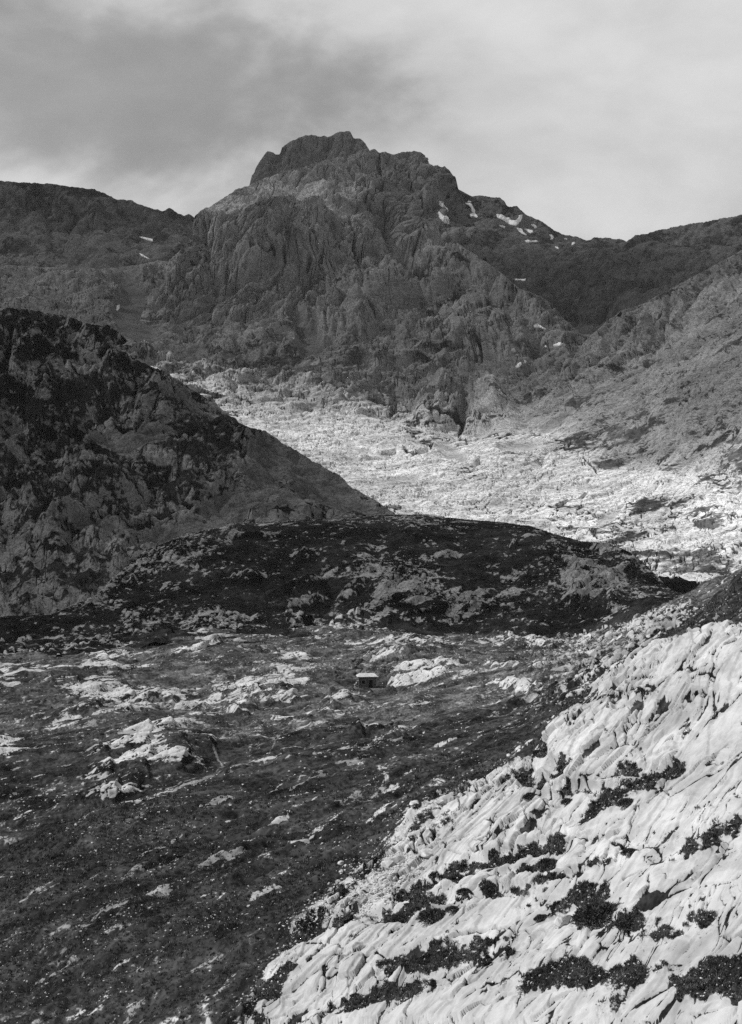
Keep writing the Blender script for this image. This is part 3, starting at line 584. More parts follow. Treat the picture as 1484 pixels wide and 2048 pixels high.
# summit block behind the shoulder
tcv = [
 [(420,640,2350),(500,520,2350),(742,420,2350),(800,500,2350)],
 [(420,560,2400),(470,460,2390),(498,395,2390),(515,385,2390),(600,350,2400),(700,330,2400),(745,330,2400),(770,420,2400),(800,500,2400)],
 [(420,560,2440),(470,450,2440),(497,378,2440),(504,350,2445),(520,322,2450),(535,302,2450),(542,302,2450),(552,310,2455),(560,309,2460),(564,296,2465),(580,284,2470),(597,275,2480),(610,270,2480),(625,270,2480),(632,273,2480),(660,272,2490),(675,265,2490),(690,262,2490),(700,263,2490),(707,276,2490),(722,278,2490),(732,288,2490),(738,298,2490),(760,340,2480),(800,480,2480)],
 [(420,640,2600),(742,420,2650),(800,560,2600)],
]
P = sheet(tcv, [q(20), q(130), q(12), ], 430, 795, q(420), smo=[10, 8, 0, 10])
PX, PY = proj(P); Nn = normals(P)
tilt = P.copy(); tilt[..., 0] += -0.3 * P[..., 2]
D = (fbm(sc(tilt, 60, 100, 150), 4, seed=25, ridged=True) - 0.42) * 40 + (fbm(sc(tilt, 18, 40, 50), 5, seed=26, ridged=True) - 0.42) * 18
D *= 1 - 0.85 * np.exp(-((nrw[:P.shape[0]] - q(150)) / q(22)) ** 2)
P0 = P.copy(); P = P + Nn * D[..., None]; P = under_crest(P, P0, q(150), 3.0)
rock_a = np.clip(0.85 + 0.4 * (fbm(P / np.float32(30), 4, seed=12) - 0.5) * 2, 0.2, 1)
struct(grid_mesh('mountain_summit', P, m_mass, dict(rock=rock_a, tone=0.78 * np.ones(P.shape[:2]))), 'rugged summit block standing behind the shoulder of the massif')

# ================================================================== FAR RIDGES
rc = [
 [(-700,800,2400),(192,640,2500),(500,620,2600),(900,620,2600),(1160,760,2300),(1300,760,2300),(1484,700,2300),(2200,560,2300)],
 [(-700,600,2600),(100,560,2600),(192,545,2600),(320,530,2620),(500,560,2650),(900,560,2650),(1000,590,2600),(1160,670,2500),(1300,600,2480),(1484,560,2450),(2200,420,2400)],
 [(-700,480,2850),(100,462,2850),(192,455,2850),(300,455,2860),(390,470,2880),(500,500,2900),(900,480,2850),(1000,500,2830),(1100,505,2800),(1200,510,2780),(1288,510,2750),(1484,480,2700),(2200,330,2600)],
 [(-700,330,3000),(-200,345,3000),(0,362,3000),(100,368,3000),(192,380,3000),(205,384,3000),(232,398,3000),(262,401,3000),(290,412,3000),(310,418,3000),(325,422,3000),(340,417,3000),(352,424,3000),(368,432,3000),(378,428,3000),(388,434,3000),(450,470,3000),(600,500,3000),(850,380,3000),(905,360,3000),(920,378,3000),(945,392,3000),(960,390,3000),(978,394,3000),(1000,396,3000),(1010,404,3000),(1013,412,3000),(1022,414,3000),(1034,411,3000),(1046,424,3000),(1055,432,3000),(1075,438,3000),(1098,452,3000),(1112,462,3000),(1130,470,3000),(1160,476,3000),(1175,480,3000),(1190,475,3000),(1215,476,3000),(1240,478,3000),(1253,483,3000),(1270,471,2990),(1288,468,2980),(1340,455,2950),(1484,430,2900),(1700,380,2850),(2200,300,2800)],
 [(-700,500,3400),(742,560,3400),(1484,560,3300),(2200,480,3200)],
]
P = sheet(rc, [q(20), q(130), q(170), q(24)], -700, 2184, q(1500), smo=[60, 30, 30, 0, 60])
PX, PY = proj(P); Nn = normals(P)
tilt = P.copy(); tilt[..., 0] += -0.25 * P[..., 2]
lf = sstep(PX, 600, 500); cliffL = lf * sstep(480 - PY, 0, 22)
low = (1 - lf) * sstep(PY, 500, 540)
D = (fbm(P / np.float32(190), 4, seed=35, ridged=True) - 0.42) * 60 + (fbm(P / np.float32(55), 5, seed=36, ridged=True) - 0.42) * 24
D += (fbm(sc(tilt, 40, 90, 140), 4, seed=37, ridged=True) - 0.42) * 34 * np.clip(cliffL + low * 0.8, 0, 1)
top_r = q(20)+q(130)+q(170)
D *= 1 - 0.86 * np.exp(-((nrw[:P.shape[0]] - top_r) / q(26)) ** 2)
P0 = P.copy(); P = P + Nn * D[..., None]; P = under_crest(P, P0, top_r, 3.5); RIDGE = P
rock_a = np.clip(0.62 + 0.5 * (fbm(P / np.float32(60), 4, seed=38) - 0.5) * 2, 0.1, 1)
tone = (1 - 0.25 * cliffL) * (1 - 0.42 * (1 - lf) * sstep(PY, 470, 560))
m_ridge = terrain_mat('ridge_limestone', 1.0, 0.12, 0.22, 0.055, 0.09, bump=0.8, rag=0.35, crack=0.4)
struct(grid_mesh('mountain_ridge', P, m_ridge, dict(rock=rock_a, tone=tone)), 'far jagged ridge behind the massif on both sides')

# base ground that carries everything to the horizon
gx = np.linspace(-1, 1, 60); gv = np.stack(np.meshgrid(gx * 9000, gx * 9000 + 3000), -1)
zz = np.full(gv.shape[:2], -75.0) - 0.0 * gv[..., 0]
base_P = np.concatenate([gv, zz[..., None]], -1).astype(np.float32)
struct(grid_mesh('terrain', base_P, m_ridge, dict(rock=np.full(zz.shape, 0.3), tone=np.ones(zz.shape))), 'wide valley floor reaching to the horizon')

# ================================================================== SNOW PATCHES
def snow_mat():
    m, node, lk, M, NO, R, MX = new_mat('old_snow')
    geo = node('ShaderNodeNewGeometry'); n = NO(0.12, 6, 0.6, 0.2, geo.outputs['Position'])
    col = MX(R(n, 0.35, 0.65), 0.88, 0.97)
    cc = node('ShaderNodeCombineColor')
    for i in range(3): lk(col, cc.inputs[i])
    b = node('ShaderNodeBsdfPrincipled'); b.inputs['Roughness'].default_value = 0.6; lk(cc.outputs[0], b.inputs['Base Color'])
    bp = node('ShaderNodeBump'); bp.inputs['Distance'].default_value = 0.6; lk(n, bp.inputs['Height']); lk(bp.outputs[0], b.inputs['Normal'])
    o = node('ShaderNodeOutputMaterial'); lk(b.outputs[0], o.inputs[0]); return m
m_snow = snow_mat()
def inpoly(px, py, poly):
    r = np.zeros(px.shape, bool); n = len(poly); j = n - 1
    for i in range(n):
        xi, yi = poly[i]; xj, yj = poly[j]
        c = ((yi > py) != (yj > py)) & (px < (xj - xi) * (py - yi) / (yj - yi + 1e-9) + xi)
        r ^= c; j = i
    return r
def front(SH, lo, hi):
    """grid corners that face the camera side (before the crest row)"""
    m = np.zeros(SH.shape[:2], bool); m[lo:hi] = True; return m
def snow(SH, hi_row, poly, label, thick=0.9, sub=3):
    px, py = proj(SH)
    x0, x1 = min(p[0] for p in poly) - 3, max(p[0] for p in poly) + 3
    j = np.where((px[0] > x0) & (px[0] < x1))[0]
    if len(j) < 2: return
    j0, j1 = max(0, j[0] - 2), min(SH.shape[1] - 1, j[-1] + 2)
    A = SH[:hi_row, j0:j1 + 1]
    ax, ay = proj(A); y0, y1 = min(p[1] for p in poly) - 4, max(p[1] for p in poly) + 4
    rr = np.where(((ay > y0) & (ay < y1)).any(1))[0]
    if len(rr) < 2: return
    A = A[rr[0]:rr[-1] + 1]
    # finer grid
    def up_(a, ax_):
        n = a.shape[ax_]; t = np.linspace(0, n - 1, (n - 1) * sub + 1); i = np.minimum(t.astype(int), n - 2); f = (t - i)
        sh = [1, 1, 1]; sh[ax_] = -1; f = f.reshape(sh)
        return np.take(a, i, ax_) * (1 - f) + np.take(a, i + 1, ax_) * f
    A = up_(up_(A.astype(np.float64), 0), 1); ax, ay = proj(A)
    wob = (fbm(A / 9.0, 3, seed=41) - 0.5) * 2.6
    m = inpoly(ax + wob, ay + wob * 0.6, poly)
    if m.sum() < 4: m = inpoly(ax, ay, [(p[0], p[1]) for p in poly])
    if m.sum() < 3: print('tiny snow', label); return
    d = m.astype(np.float32)
    for _ in range(3):
        d = (d + np.roll(d, 1, 0) + np.roll(d, -1, 0) + np.roll(d, 1, 1) + np.roll(d, -1, 1)) / 5
    nn = np.array([-0.3, -0.75, 0.6], np.float32); nn /= np.linalg.norm(nn)
    T = A + nn * ((d * 2.2 - 0.75) * thick)[..., None]
    B = A - nn * 1.2
    fm = (d > 0.12)[:-1, :-1] & (d > 0.12)[1:, 1:] & (d > 0.12)[1:, :-1] & (d > 0.12)[:-1, 1:]
    nr, nc = A.shape[:2]; idx = np.arange(nr * nc).reshape(nr, nc)
    lab_ = np.where(fm, np.arange(1, fm.size + 1).reshape(fm.shape), 0)      # keep the largest connected patch
    while True:
        pd = np.pad(lab_, 1); nw = np.maximum.reduce([pd[1:-1, 1:-1], pd[:-2, 1:-1], pd[2:, 1:-1], pd[1:-1, :-2], pd[1:-1, 2:]]) * fm
        if (nw == lab_).all(): break
        lab_ = nw
    if not fm.any(): print('tiny snow', label); return
    big = np.bincount(lab_[fm]).argmax(); fm = fm & (lab_ == big)
    qq = np.stack([idx[:-1, :-1], idx[:-1, 1:], idx[1:, 1:], idx[1:, :-1]], -1).reshape(-1, 4)[fm.reshape(-1)]
    if len(qq) < 2: print('tiny snow', label); return
    u, inv = np.unique(qq, return_inverse=True); inv = inv.reshape(-1, 4)
    nv = len(u)
    # boundary edges -> skirt
    E = {}
    for f in inv:
        for a, b in ((0, 1), (1, 2), (2, 3), (3, 0)):
            k = (f[a], f[b]); 
            if (k[1], k[0]) in E: del E[(k[1], k[0])]
            else: E[k] = 1
    sk = np.array([[b, a, a + nv, b + nv] for a, b in E], int)
    V = np.concatenate([T.reshape(-1, 3)[u], B.reshape(-1, 3)[u]])
    me = raw_mesh('snow_patch', V, np.concatenate([inv, inv[:, ::-1] + nv, sk]))
    me.materials.append(m_snow)
    o = bpy.data.objects.new('snow_patch', me); C.objects.link(o)
    tag(o, label, 'snow patch', 'old snow patches on the mountain')
def rr_(v): return v
zx = lambda pts: [(860 + x * 428 / 1484, 360 + y * 340 / 1179) for x, y in pts]
MR = q(12)+q(120)+q(180)+q(188); RR = q(20)+q(130)+q(168); BR = q(80)+q(170)+q(150)+q(130)+q(140)+q(118); SR = q(558)
snow(MASS, MR, zx([(64,145),(110,163),(160,190),(168,230),(140,228),(90,200),(64,172)]), 'narrow slanting snow strip at the foot of the peak, upper of two')
snow(MASS, MR, zx([(62,215),(80,240),(125,258),(180,285),(150,305),(100,298),(70,270),(58,235)]), 'wide snow patch tucked under the peak, just below a narrow strip')
snow(RIDGE, RR, zx([(240,158),(285,160),(300,195),(315,215),(308,230),(290,222),(282,190),(262,172)]), 'crooked snow streak running down the ridge right of the peak')
snow(RIDGE, RR, zx([(262,145),(286,148),(284,154),(262,153)]), 'tiny snow dab above the crooked streak on the ridge')
snow(RIDGE, RR, zx([(265,262),(278,235),(310,228),(335,258),(320,262),(295,248),(272,264)]), 'arched snow patch at the lower end of the crooked streak')
snow(RIDGE, RR, zx([(460,238),(500,240),(525,258),(552,262),(560,278),(600,280),(620,245),(642,240),(636,270),(612,305),(590,318),(560,312),(530,296),(500,275),(468,262)]), 'largest snow patch on the right ridge, shaped like a hammock')
snow(RIDGE, RR, zx([(484,312),(505,318),(526,322),(524,338),(508,332),(488,322)]), 'small broken snow fleck left below the largest ridge patch')
snow(RIDGE, RR, zx([(600,330),(640,340),(645,360),(672,378),(665,384),(630,368),(605,345)]), 'slanting snow patch just below the largest ridge patch')
snow(RIDGE, RR, zx([(655,340),(690,345),(714,345),(714,362),(695,370),(672,352)]), 'blocky snow patch between the slanting patch and the hooked patch')
snow(RIDGE, RR, zx([(700,305),(722,308),(742,322),(740,332),(722,336),(720,325),(702,315)]), 'hooked snow patch high under the skyline of the right ridge')
snow(RIDGE, RR, zx([(823,378),(845,378),(857,392),(850,408),(835,415),(838,395)]), 'comma shaped snow patch on the middle of the right ridge')
snow(RIDGE, RR, zx([(655,420),(680,415),(700,424),(735,418),(752,424),(740,432),(700,430),(672,434)]), 'long flat snow band below the cluster on the right ridge')
snow(RIDGE, RR, zx([(292,424),(325,420),(328,427),(308,433)]), 'small lone snow dab on the ridge between peak and hollow')
snow(RIDGE, RR, zx([(866,462),(885,464),(898,476),(888,480),(872,470)]), 'small slanting snow fleck below the comma shaped patch')
snow(RIDGE, RR, zx([(985,435),(1003,430),(1002,442),(992,458),(980,458)]), 'small upright snow fleck close under the low skyline')
snow(RIDGE, RR, zx([(932,405),(952,406),(950,414),(934,413)]), 'tiny snow dab just under the dip of the skyline')
snow(RIDGE, RR, zx([(1224,454),(1270,456),(1244,482)]), 'triangular snow patch near the right end of the ridge')
snow(RIDGE, RR, zx([(588,686),(640,688),(666,686),(664,696),(645,704),(625,694),(592,696)]), 'snow strip low in the dark hollow below the ridge')
snow(RIDGE, RR, [(277,473),(291,475),(305,478),(306,483),(298,481),(288,478)], 'upper snow patch on the slope beyond the left saddle')
snow(RIDGE, RR, [(279,506),(288,511),(300,518),(294,517),(282,511)], 'lower snow streak on the slope beyond the left saddle')
snow(BENCH, BR, [(233,612),(240,609),(239,616),(233,623)], 'small snow dab beside the scree chute on the left')
snow(BENCH, BR, zx([(702,1010),(738,1002),(765,1012),(812,1034),(800,1038),(760,1022),(728,1022)]), 'thin snow strip on the slopes right of the peak, upper of three')
snow(BENCH, BR, zx([(892,1072),(922,1082),(950,1102),(938,1104),(905,1088)]), 'thin snow sliver at the lip of the dark hollow')
snow(BENCH, BR, zx([(852,1145),(885,1132),(935,1127),(930,1140),(895,1150),(860,1152)]), 'flat snow patch just below the sliver at the hollow lip')
snow(BENCH, BR, zx([(788,1150),(812,1149),(810,1157),(790,1157)]), 'tiny snow dab left of the flat patch below the hollow')
snow(BENCH, BR, zx([(538,818),(560,820),(556,832),(544,830)]), 'tiny square snow dab on the dome under the ridge')
snow(BENCH, BR, [(1030,734),(1036,727),(1050,721),(1055,723),(1044,727),(1036,735)], 'curved snow strip in the gully of the right slopes')
snow(BENCH, BR, [(924,734),(931,737),(939,741),(936,743),(926,739)], 'short snow strip in the middle of the rocky slopes')
snow(SPUR, SR, [(298,732),(312,734),(322,741),(310,741),(299,737)], 'small snow patch on the crest of the left spur')

# ================================================================== CLOUDS that shade the peak, the spur and the hill
def cloud_mat(dens):
    m = bpy.data.materials.new('cloud_vapour'); m.use_nodes = True; t = m.node_tree; t.nodes.clear()
    v = t.nodes.new('ShaderNodeVolumePrincipled'); v.inputs['Color'].default_value = (0.9, 0.9, 0.9, 1)
    v.inputs['Density'].default_value = dens; v.inputs['Anisotropy'].default_value = 0.3
    o = t.nodes.new('ShaderNodeOutputMaterial'); t.links.new(v.outputs[0], o.inputs['Volume']); return m
def cloud(pts, H, step, label, dens, T, ramp_w, seed):
    pl = []
    for x, y, Y in pts:
        g = np.array([(x - CX) / F * Y, Y, -(y - CY) / F * Y]); pl.append((g + SUNV * (H - g[2]) / SUNV[2])[:2])
    pl = np.array(pl); lo = pl.min(0) - step; hi = pl.max(0) + step
    X, Y = np.meshgrid(np.arange(lo[0], hi[0], step), np.arange(lo[1], hi[1], step))
    wx = (fbm(np.stack([X / 90, Y / 90, 0 * X], -1), 4, seed=seed) - 0.5) * ramp_w * 1.6
    ins = inpoly(X, Y, [tuple(p) for p in pl])
    d = np.full(X.shape, 1e9)
    for i in range(len(pl)):
        a, b = pl[i], pl[(i + 1) % len(pl)]; ab = b - a
        t = np.clip(((X - a[0]) * ab[0] + (Y - a[1]) * ab[1]) / (ab @ ab), 0, 1)
        d = np.minimum(d, np.hypot(X - a[0] - t * ab[0], Y - a[1] - t * ab[1]))
    d = np.where(ins, d, -d) + wx
    n = fbm(np.stack([X / 260, Y / 260, 0 * X], -1), 5, seed=seed + 3)
    th = T * sstep(d, 0, ramp_w) * (0.45 + 1.1 * n) + 0.5
    top = np.stack([X, Y, H + th * 0.8], -1); bot = np.stack([X, Y, H - th * 0.2], -1)
    m = d > 0; fm = (m[:-1, :-1] & m[1:, 1:] & m[1:, :-1] & m[:-1, 1:]).reshape(-1)
    nr, nc = X.shape; idx = np.arange(nr * nc).reshape(nr, nc)
    qq = np.stack([idx[:-1, :-1], idx[:-1, 1:], idx[1:, 1:], idx[1:, :-1]], -1).reshape(-1, 4)[fm]
    u, inv = np.unique(qq, return_inverse=True); inv = inv.reshape(-1, 4); nv = len(u)
    E = set()
    for f in inv:
        for a, b in ((0, 1), (1, 2), (2, 3), (3, 0)):
            k = (int(f[a]), int(f[b]))
            if (k[1], k[0]) in E: E.discard((k[1], k[0]))
            else: E.add(k)
    sk = np.array([[b, a, a + nv, b + nv] for a, b in E], int)
    V = np.concatenate([top.reshape(-1, 3)[u], bot.reshape(-1, 3)[u]])
    me = raw_mesh('cloud', V, np.concatenate([inv, inv[:, ::-1] + nv, sk])); me.materials.append(cloud_mat(dens))
    o = bpy.data.objects.new('cloud', me); C.objects.link(o); struct(o, label); return o
cloud([(-1500,760,1480),(0,745,1480),(380,752,1500),(470,778,1490),(560,790,1480),(650,800,1470),(740,818,1440),(830,865,1380),(890,905,1270),(950,895,1290),(1020,882,1270),(1100,885,1240),(1150,915,1180),(1200,935,1130),(1250,958,1090),(1290,965,1060),(1484,900,980),(2600,600,950),(3200,-200,3600),(-2600,-200,3600)],
      1650, 22, 'broad cloud over the peak', 0.0085, 120, 70, 3)
cloud([(-1500,1300,440),(192,1286,472),(400,1254,512),(550,1260,522),(700,1263,532),(850,1268,533),(1000,1284,527),(1150,1288,512),(1200,1272,490),(1288,1216,455),(1500,1120,440),(1484,1200,600),(1340,1180,640),(1288,1124,668),(1215,1084,706),(1110,1066,736),(1000,1042,764),(900,1030,772),(792,1010,905),(700,955,940),(600,885,970),(500,835,985),(425,780,1000),(345,730,1020),(285,700,1040),(192,630,1080),(-1500,500,1080)],
      1500, 9, 'smaller cloud over the hill and the spur', 0.0095, 95, 36, 9)

# ================================================================== STONES
def hull_mesh(name, seed, flat=0.6, n=16, bev=0.0, mat=None):
    r = random.Random(seed); bm = bmesh.new()
    for _ in range(n):
        v = Vector((r.gauss(0, 1), r.gauss(0, 1), r.gauss(0, 1))).normalized()
        v = Vector((v.x * r.uniform(0.8, 1.0), v.y * r.uniform(0.6, 0.85), v.z * flat))
        bm.verts.new(v * 0.5)
    g = bmesh.ops.convex_hull(bm, input=bm.verts)
    bmesh.ops.delete(bm, geom=[e for e in g['geom_interior'] if isinstance(e, bmesh.types.BMVert)], context='VERTS')
    bmesh.ops.dissolve_limit(bm, angle_limit=math.radians(16), verts=bm.verts, edges=bm.edges)
    if bev:
        bmesh.ops.bevel(bm, geom=list(bm.edges), offset=bev, segments=2, affect='EDGES', profile=0.6)
        bmesh.ops.triangulate(bm, faces=bm.faces)
        bmesh.ops.subdivide_edges(bm, edges=bm.edges, cuts=1)
        for v in bm.verts:
            h = vnoise(np.array([v.co * 5 + Vector((seed, 0, 0))], np.float32))[0] - 0.5
            v.co += v.co.normalized() * h * 0.06
    else: bmesh.ops.triangulate(bm, faces=bm.faces)
    me = bpy.data.meshes.new(name); bm.to_mesh(me); bm.free()
    if mat: me.materials.append(mat)
    return me
m_stone = simple_mat('pale_limestone', 0.30, 0.60, 2.5, 0.05)
m_stone_grey = simple_mat('grey_limestone', 0.24, 0.52, 2.5, 0.05)
bould = [hull_mesh('boulder', 100 + i, 0.45 + 0.05 * (i % 5), 14 + i % 6, 0.02, m_stone) for i in range(9)]
GX, GY = proj(GROUND); GYv = GROUND[..., 1]
# what the camera can see of the ground: no nearer row stands higher in the picture
vis = np.zeros(GX.shape, bool); best = np.full(GX.shape[1], 1e9)
for i in range(GX.shape[0]):
    vis[i] = GY[i] < best + 0.5; best = np.minimum(best, GY[i])
def put(o, px, py, w, sink=0.3, rz=None, tilt=0.25, r=random):
    p = gpos(px, py); o.location = (float(p[0]), float(p[1]), float(p[2]) + w * (0.5 - sink) * 0.5)
    o.scale = (w, w * r.uniform(0.8, 1.1), w * r.uniform(0.75, 1.1))
    o.rotation_euler = (r.uniform(-tilt, tilt), r.uniform(-tilt, tilt), r.uniform(0, 6.3) if rz is None else rz); return o
R_ = random.Random(5)
spec = [(1018,1507,13,'lone white square block lying on the dark grass left of the upper slab'),
 (832,1603,26,'large angular boulder at the left tip of the middle slab, tilted downhill'),
 (850,1592,14,'upright block leaning behind the large boulder at the left tip of the middle slab'),
 (836,1624,14,'rounded block just under the large boulder at the left tip of the slab'),
 (880,1600,24,'flat-topped boulder on the upper left rim of the middle slab'),
 (855,1700,44,'big slab fragment wedged in the dark cleft of the lower slab'),
 (776,1725,34,'long pale boulder in the rubble left of the dark cleft'),
 (790,1745,30,'wide boulder just below the long one in the rubble'),
 (825,1735,20,'upright boulder between the rubble and the dark cleft'),
 (805,1777,22,'tall pale block near the bottom of the rubble'),
 (755,1778,18,'round pale boulder at the lower left of the rubble'),
 (1216,1585,28,'peaked white boulder on the grassy shelf under the upper slab'),
 (1250,1575,16,'small block right of the peaked white boulder'),
 (1205,1388,16,'round boulder on the shoulder above the upper slab'),
 (1240,1375,28,'big weathered boulder cluster stone on the shoulder by the right edge'),
 (1225,1400,14,'low boulder below the weathered one on the shoulder'),
 (1130,1835,46,'pale boulder half buried beside the dark shrub at the bottom'),
 (402,1609,10,'white stone at the left of a pair on the near grass slope'),
 (414,1607,9,'white stone at the right of a pair on the near grass slope'),
 (500,1492,10,'stone beside the faint footpath on the slope crest'),
 (1175,1270,8,'white block at the foot of the dark hill on the right'),
 (1160,1276,6,'small white block left of another at the foot of the hill'),
 (270,1316,9,'dark-sided boulder by the pale outcrop at the left'),
 (1190,1266,7,'small white block right of another at the foot of the hill')]
for i, (px, py, w, lab) in enumerate(spec):
    o = bpy.data.objects.new('boulder', bould[i % 9]); C.objects.link(o)
    Yd = float(gpos(px, py)[1]); put(o, px, py + w * 0.25, w / F * Yd * 1.15, 0.25, r=R_); tag(o, lab, 'boulder', 'boulders lying on the slopes')
def pick(mask, n, seed):
    r = np.random.RandomState(seed); w = (mask * vis).reshape(-1).astype(np.float64); w /= w.sum()
    return r.choice(len(w), n, p=w)
inframe = (GX > 150) & (GX < 1330) & (GY < 1900) & (GY > 1200)
wide = (GX > -300) & (GX < 1780) & (GY < 2200)
rim = np.exp(-((PXg := GR_MASK['PX']) - GR_MASK['edge'] - 0) ** 2 / 30.0 ** 2) * (GYv < 150) * (GR_MASK['PY'] > 1580)
rub = sstep(blob(GX, GY, [(780,1745,75,50,10),(720,1800,70,40,20),(640,1830,50,20,20),(870,1640,40,20,10)], 0), 0.2, 1.4)
gr1 = (GR_MASK['slab'] < 0.3) * (GYv < 240)
spots = [(rim * 0.6 + rub * 1.5, 110, 'angular pale limestone block in the rubble along the lower left rim of the slabs', 'rubble blocks along the rim of the slabs', 7, 20),
         (gr1 * sstep(fbm(sc(GROUND, 12, 12, 12), 3, seed=71), 0.42, 0.6) * inframe, 110, 'small pale stone scattered on the dark grass of the near slope', 'stones on the near grass slope', 4, 10),
         (GR_MASK['scree'] * inframe, 60, 'grey block lying in the scree between the hill and the slabs', 'scree blocks below the hill', 4, 9)]
for mk, n, lab, grp, w0, w1 in spots:
    for k in pick(mk * inframe, n, n + len(lab)):
        p = GROUND.reshape(-1, 3)[k]; w = R_.triangular(w0, w1, w0) / F * float(p[1])
        o = bpy.data.objects.new('boulder', bould[R_.randrange(9)]); C.objects.link(o)
        o.location = (float(p[0]), float(p[1]), float(p[2]) + w * 0.08); o.scale = (w, w * R_.uniform(0.7, 1.1), w * R_.uniform(0.6, 1.2))
        o.rotation_euler = (R_.uniform(-.4, .4), R_.uniform(-.4, .4), R_.uniform(0, 6.3)); tag(o, lab, 'boulder', grp)
def scatter(name, label, V0, w_, SHP, ks, sizes, mat, seed, lift=0.05, flatrot=0.5, cat='stones'):
    r = np.random.RandomState(seed); Vs, Fs, off = [], [], 0
    pts = SHP.reshape(-1, 3)[ks]
    for i, (p, s) in enumerate(zip(pts, sizes)):
        v, f = V0[r.randint(len(V0))]
        a = r.rand() * 6.28; ca, sa = math.cos(a), math.sin(a)
        Rz = np.array([[ca, -sa, 0], [sa, ca, 0], [0, 0, 1]]); b = r.uniform(-flatrot, flatrot); cb, sb_ = math.cos(b), math.sin(b)
        Rx = np.array([[1, 0, 0], [0, cb, -sb_], [0, sb_, cb]])
        vv = (v * s * np.array([1, 1, r.uniform(0.7, 1.3)])) @ Rx.T @ Rz.T + p + [0, 0, lift * s]
        Vs.append(vv); Fs.append(f + off); off += len(v)
    me = raw_mesh(name, np.concatenate(Vs), np.concatenate(Fs), flat=True); me.materials.append(mat)
    o = bpy.data.objects.new(name, me); C.objects.link(o); struct(o, label, 'stuff', cat); return o
def tri_of(me):
    me.calc_loop_triangles()
    return (np.array([v.co[:] for v in me.vertices]), np.array([t.vertices[:] for t in me.loop_triangles]))
small = [tri_of(hull_mesh('stone', 300 + i, 0.5, 9)) for i in range(10)]
rs2 = np.random.RandomState(11)
def sizes_px(SHP, ks, lo, hi, pw=2.5):
    Y = SHP.reshape(-1, 3)[ks][:, 1]; return (lo + (hi - lo) * rs2.rand(len(ks)) ** pw) / F * Y
dens = gr1 * (0.12 + sstep(fbm(sc(GP, 7, 20, 7), 4, seed=72, gain=0.6), 0.46, 0.62))
ks = pick(dens * wide, 8000, 3); scatter('scattered_stones', 'countless small pale stones strewn over the near grass slope', small, None, GROUND, ks, sizes_px(GROUND, ks, 0.9, 9.5, 4.5), m_stone_grey, 4)
dm = (GYv > 230) * (GR_MASK['slab'] < 0.3) * (0.15 + GR_MASK['scree'] * 1.5 + sstep(fbm(sc(GP, 12, 30, 12), 4, seed=73), 0.5, 0.62))
ks = pick(dm * wide, 6500, 5); scatter('meadow_stones', 'countless small stones strewn over the meadow around the hut', small, None, GROUND, ks, sizes_px(GROUND, ks, 1.2, 5.5, 3), m_stone_grey, 6)
ks = pick((rim + rub * 2 + GR_MASK['slab'] * GR_MASK['vgp'] * 0.9) * wide, 5200, 8); scatter('rubble', 'small pale rubble lying around the slabs', small, None, GROUND, ks, sizes_px(GROUND, ks, 2, 11, 2.5), m_stone, 9)
# stones on the dark hill
HX, HY = proj(HILL); hv = np.zeros(HX.shape, bool); best = np.full(HX.shape[1], 1e9)
for i in range(HX.shape[0]):
    hv[i] = HY[i] < best + 0.5; best = np.minimum(best, HY[i])
hw = (hv * (0.08 + sstep(fbm(HILL / np.float32(38), 4, seed=5), 0.46, 0.6))).reshape(-1).astype(np.float64); hw /= hw.sum()
ks = rs2.choice(len(hw), 4500, p=hw); scatter('hill_stones', 'countless grey stones strewn over the dark hill', small, None, HILL, ks, sizes_px(HILL, ks, 1.5, 6.5, 3), m_stone_grey, 12)

# ================================================================== GRASS AND SHRUBS
m_leaf = simple_mat('shrub_leaves', 0.025, 0.09, 5, 0.0); m_leaf2 = simple_mat('dry_grass', 0.022, 0.12, 0.6, 0.0)
def tuft(seed, nb=12):
    r = np.random.RandomState(seed); V, Fc = [], []
    for b in range(nb):
        a = r.rand() * 6.28; l = r.uniform(0.5, 1.0); o_ = r.randn(2) * 0.22; lean = r.uniform(0.2, 0.8)
        d = np.array([math.cos(a), math.sin(a)]); w = np.array([-d[1], d[0]]) * 0.07
        base = np.array([*o_, -0.1]); mid = base + [*(d * lean * 0.3 * l), 0.6 * l]; tip = base + [*(d * lean * l), 0.85 * l]
        i = len(V); V += [base - [*w, 0], base + [*w, 0], mid + [*(w * 0.7), 0], tip, mid - [*(w * 0.7), 0]]
        Fc += [(i, i + 1, i + 2), (i, i + 2, i + 4), (i + 4, i + 2, i + 3)]
    return np.array(V), np.array(Fc)
tufts = [tuft(i) for i in range(8)]
gm = (GYv < 190) * (GR_MASK['slabv'] < 0.4)
ks = pick(gm * (0.3 + 3 * GR_MASK['slab'] * GR_MASK['vgp']) * wide * (GYv < 175), 34000, 21)
scatter('grass', 'short tussocky grass and heath covering the near slope', tufts, None, GROUND, ks, np.minimum(sizes_px(GROUND, ks, 3, 10, 2), 0.55), m_leaf2, 22, lift=0.0, flatrot=0.15, cat='grass')
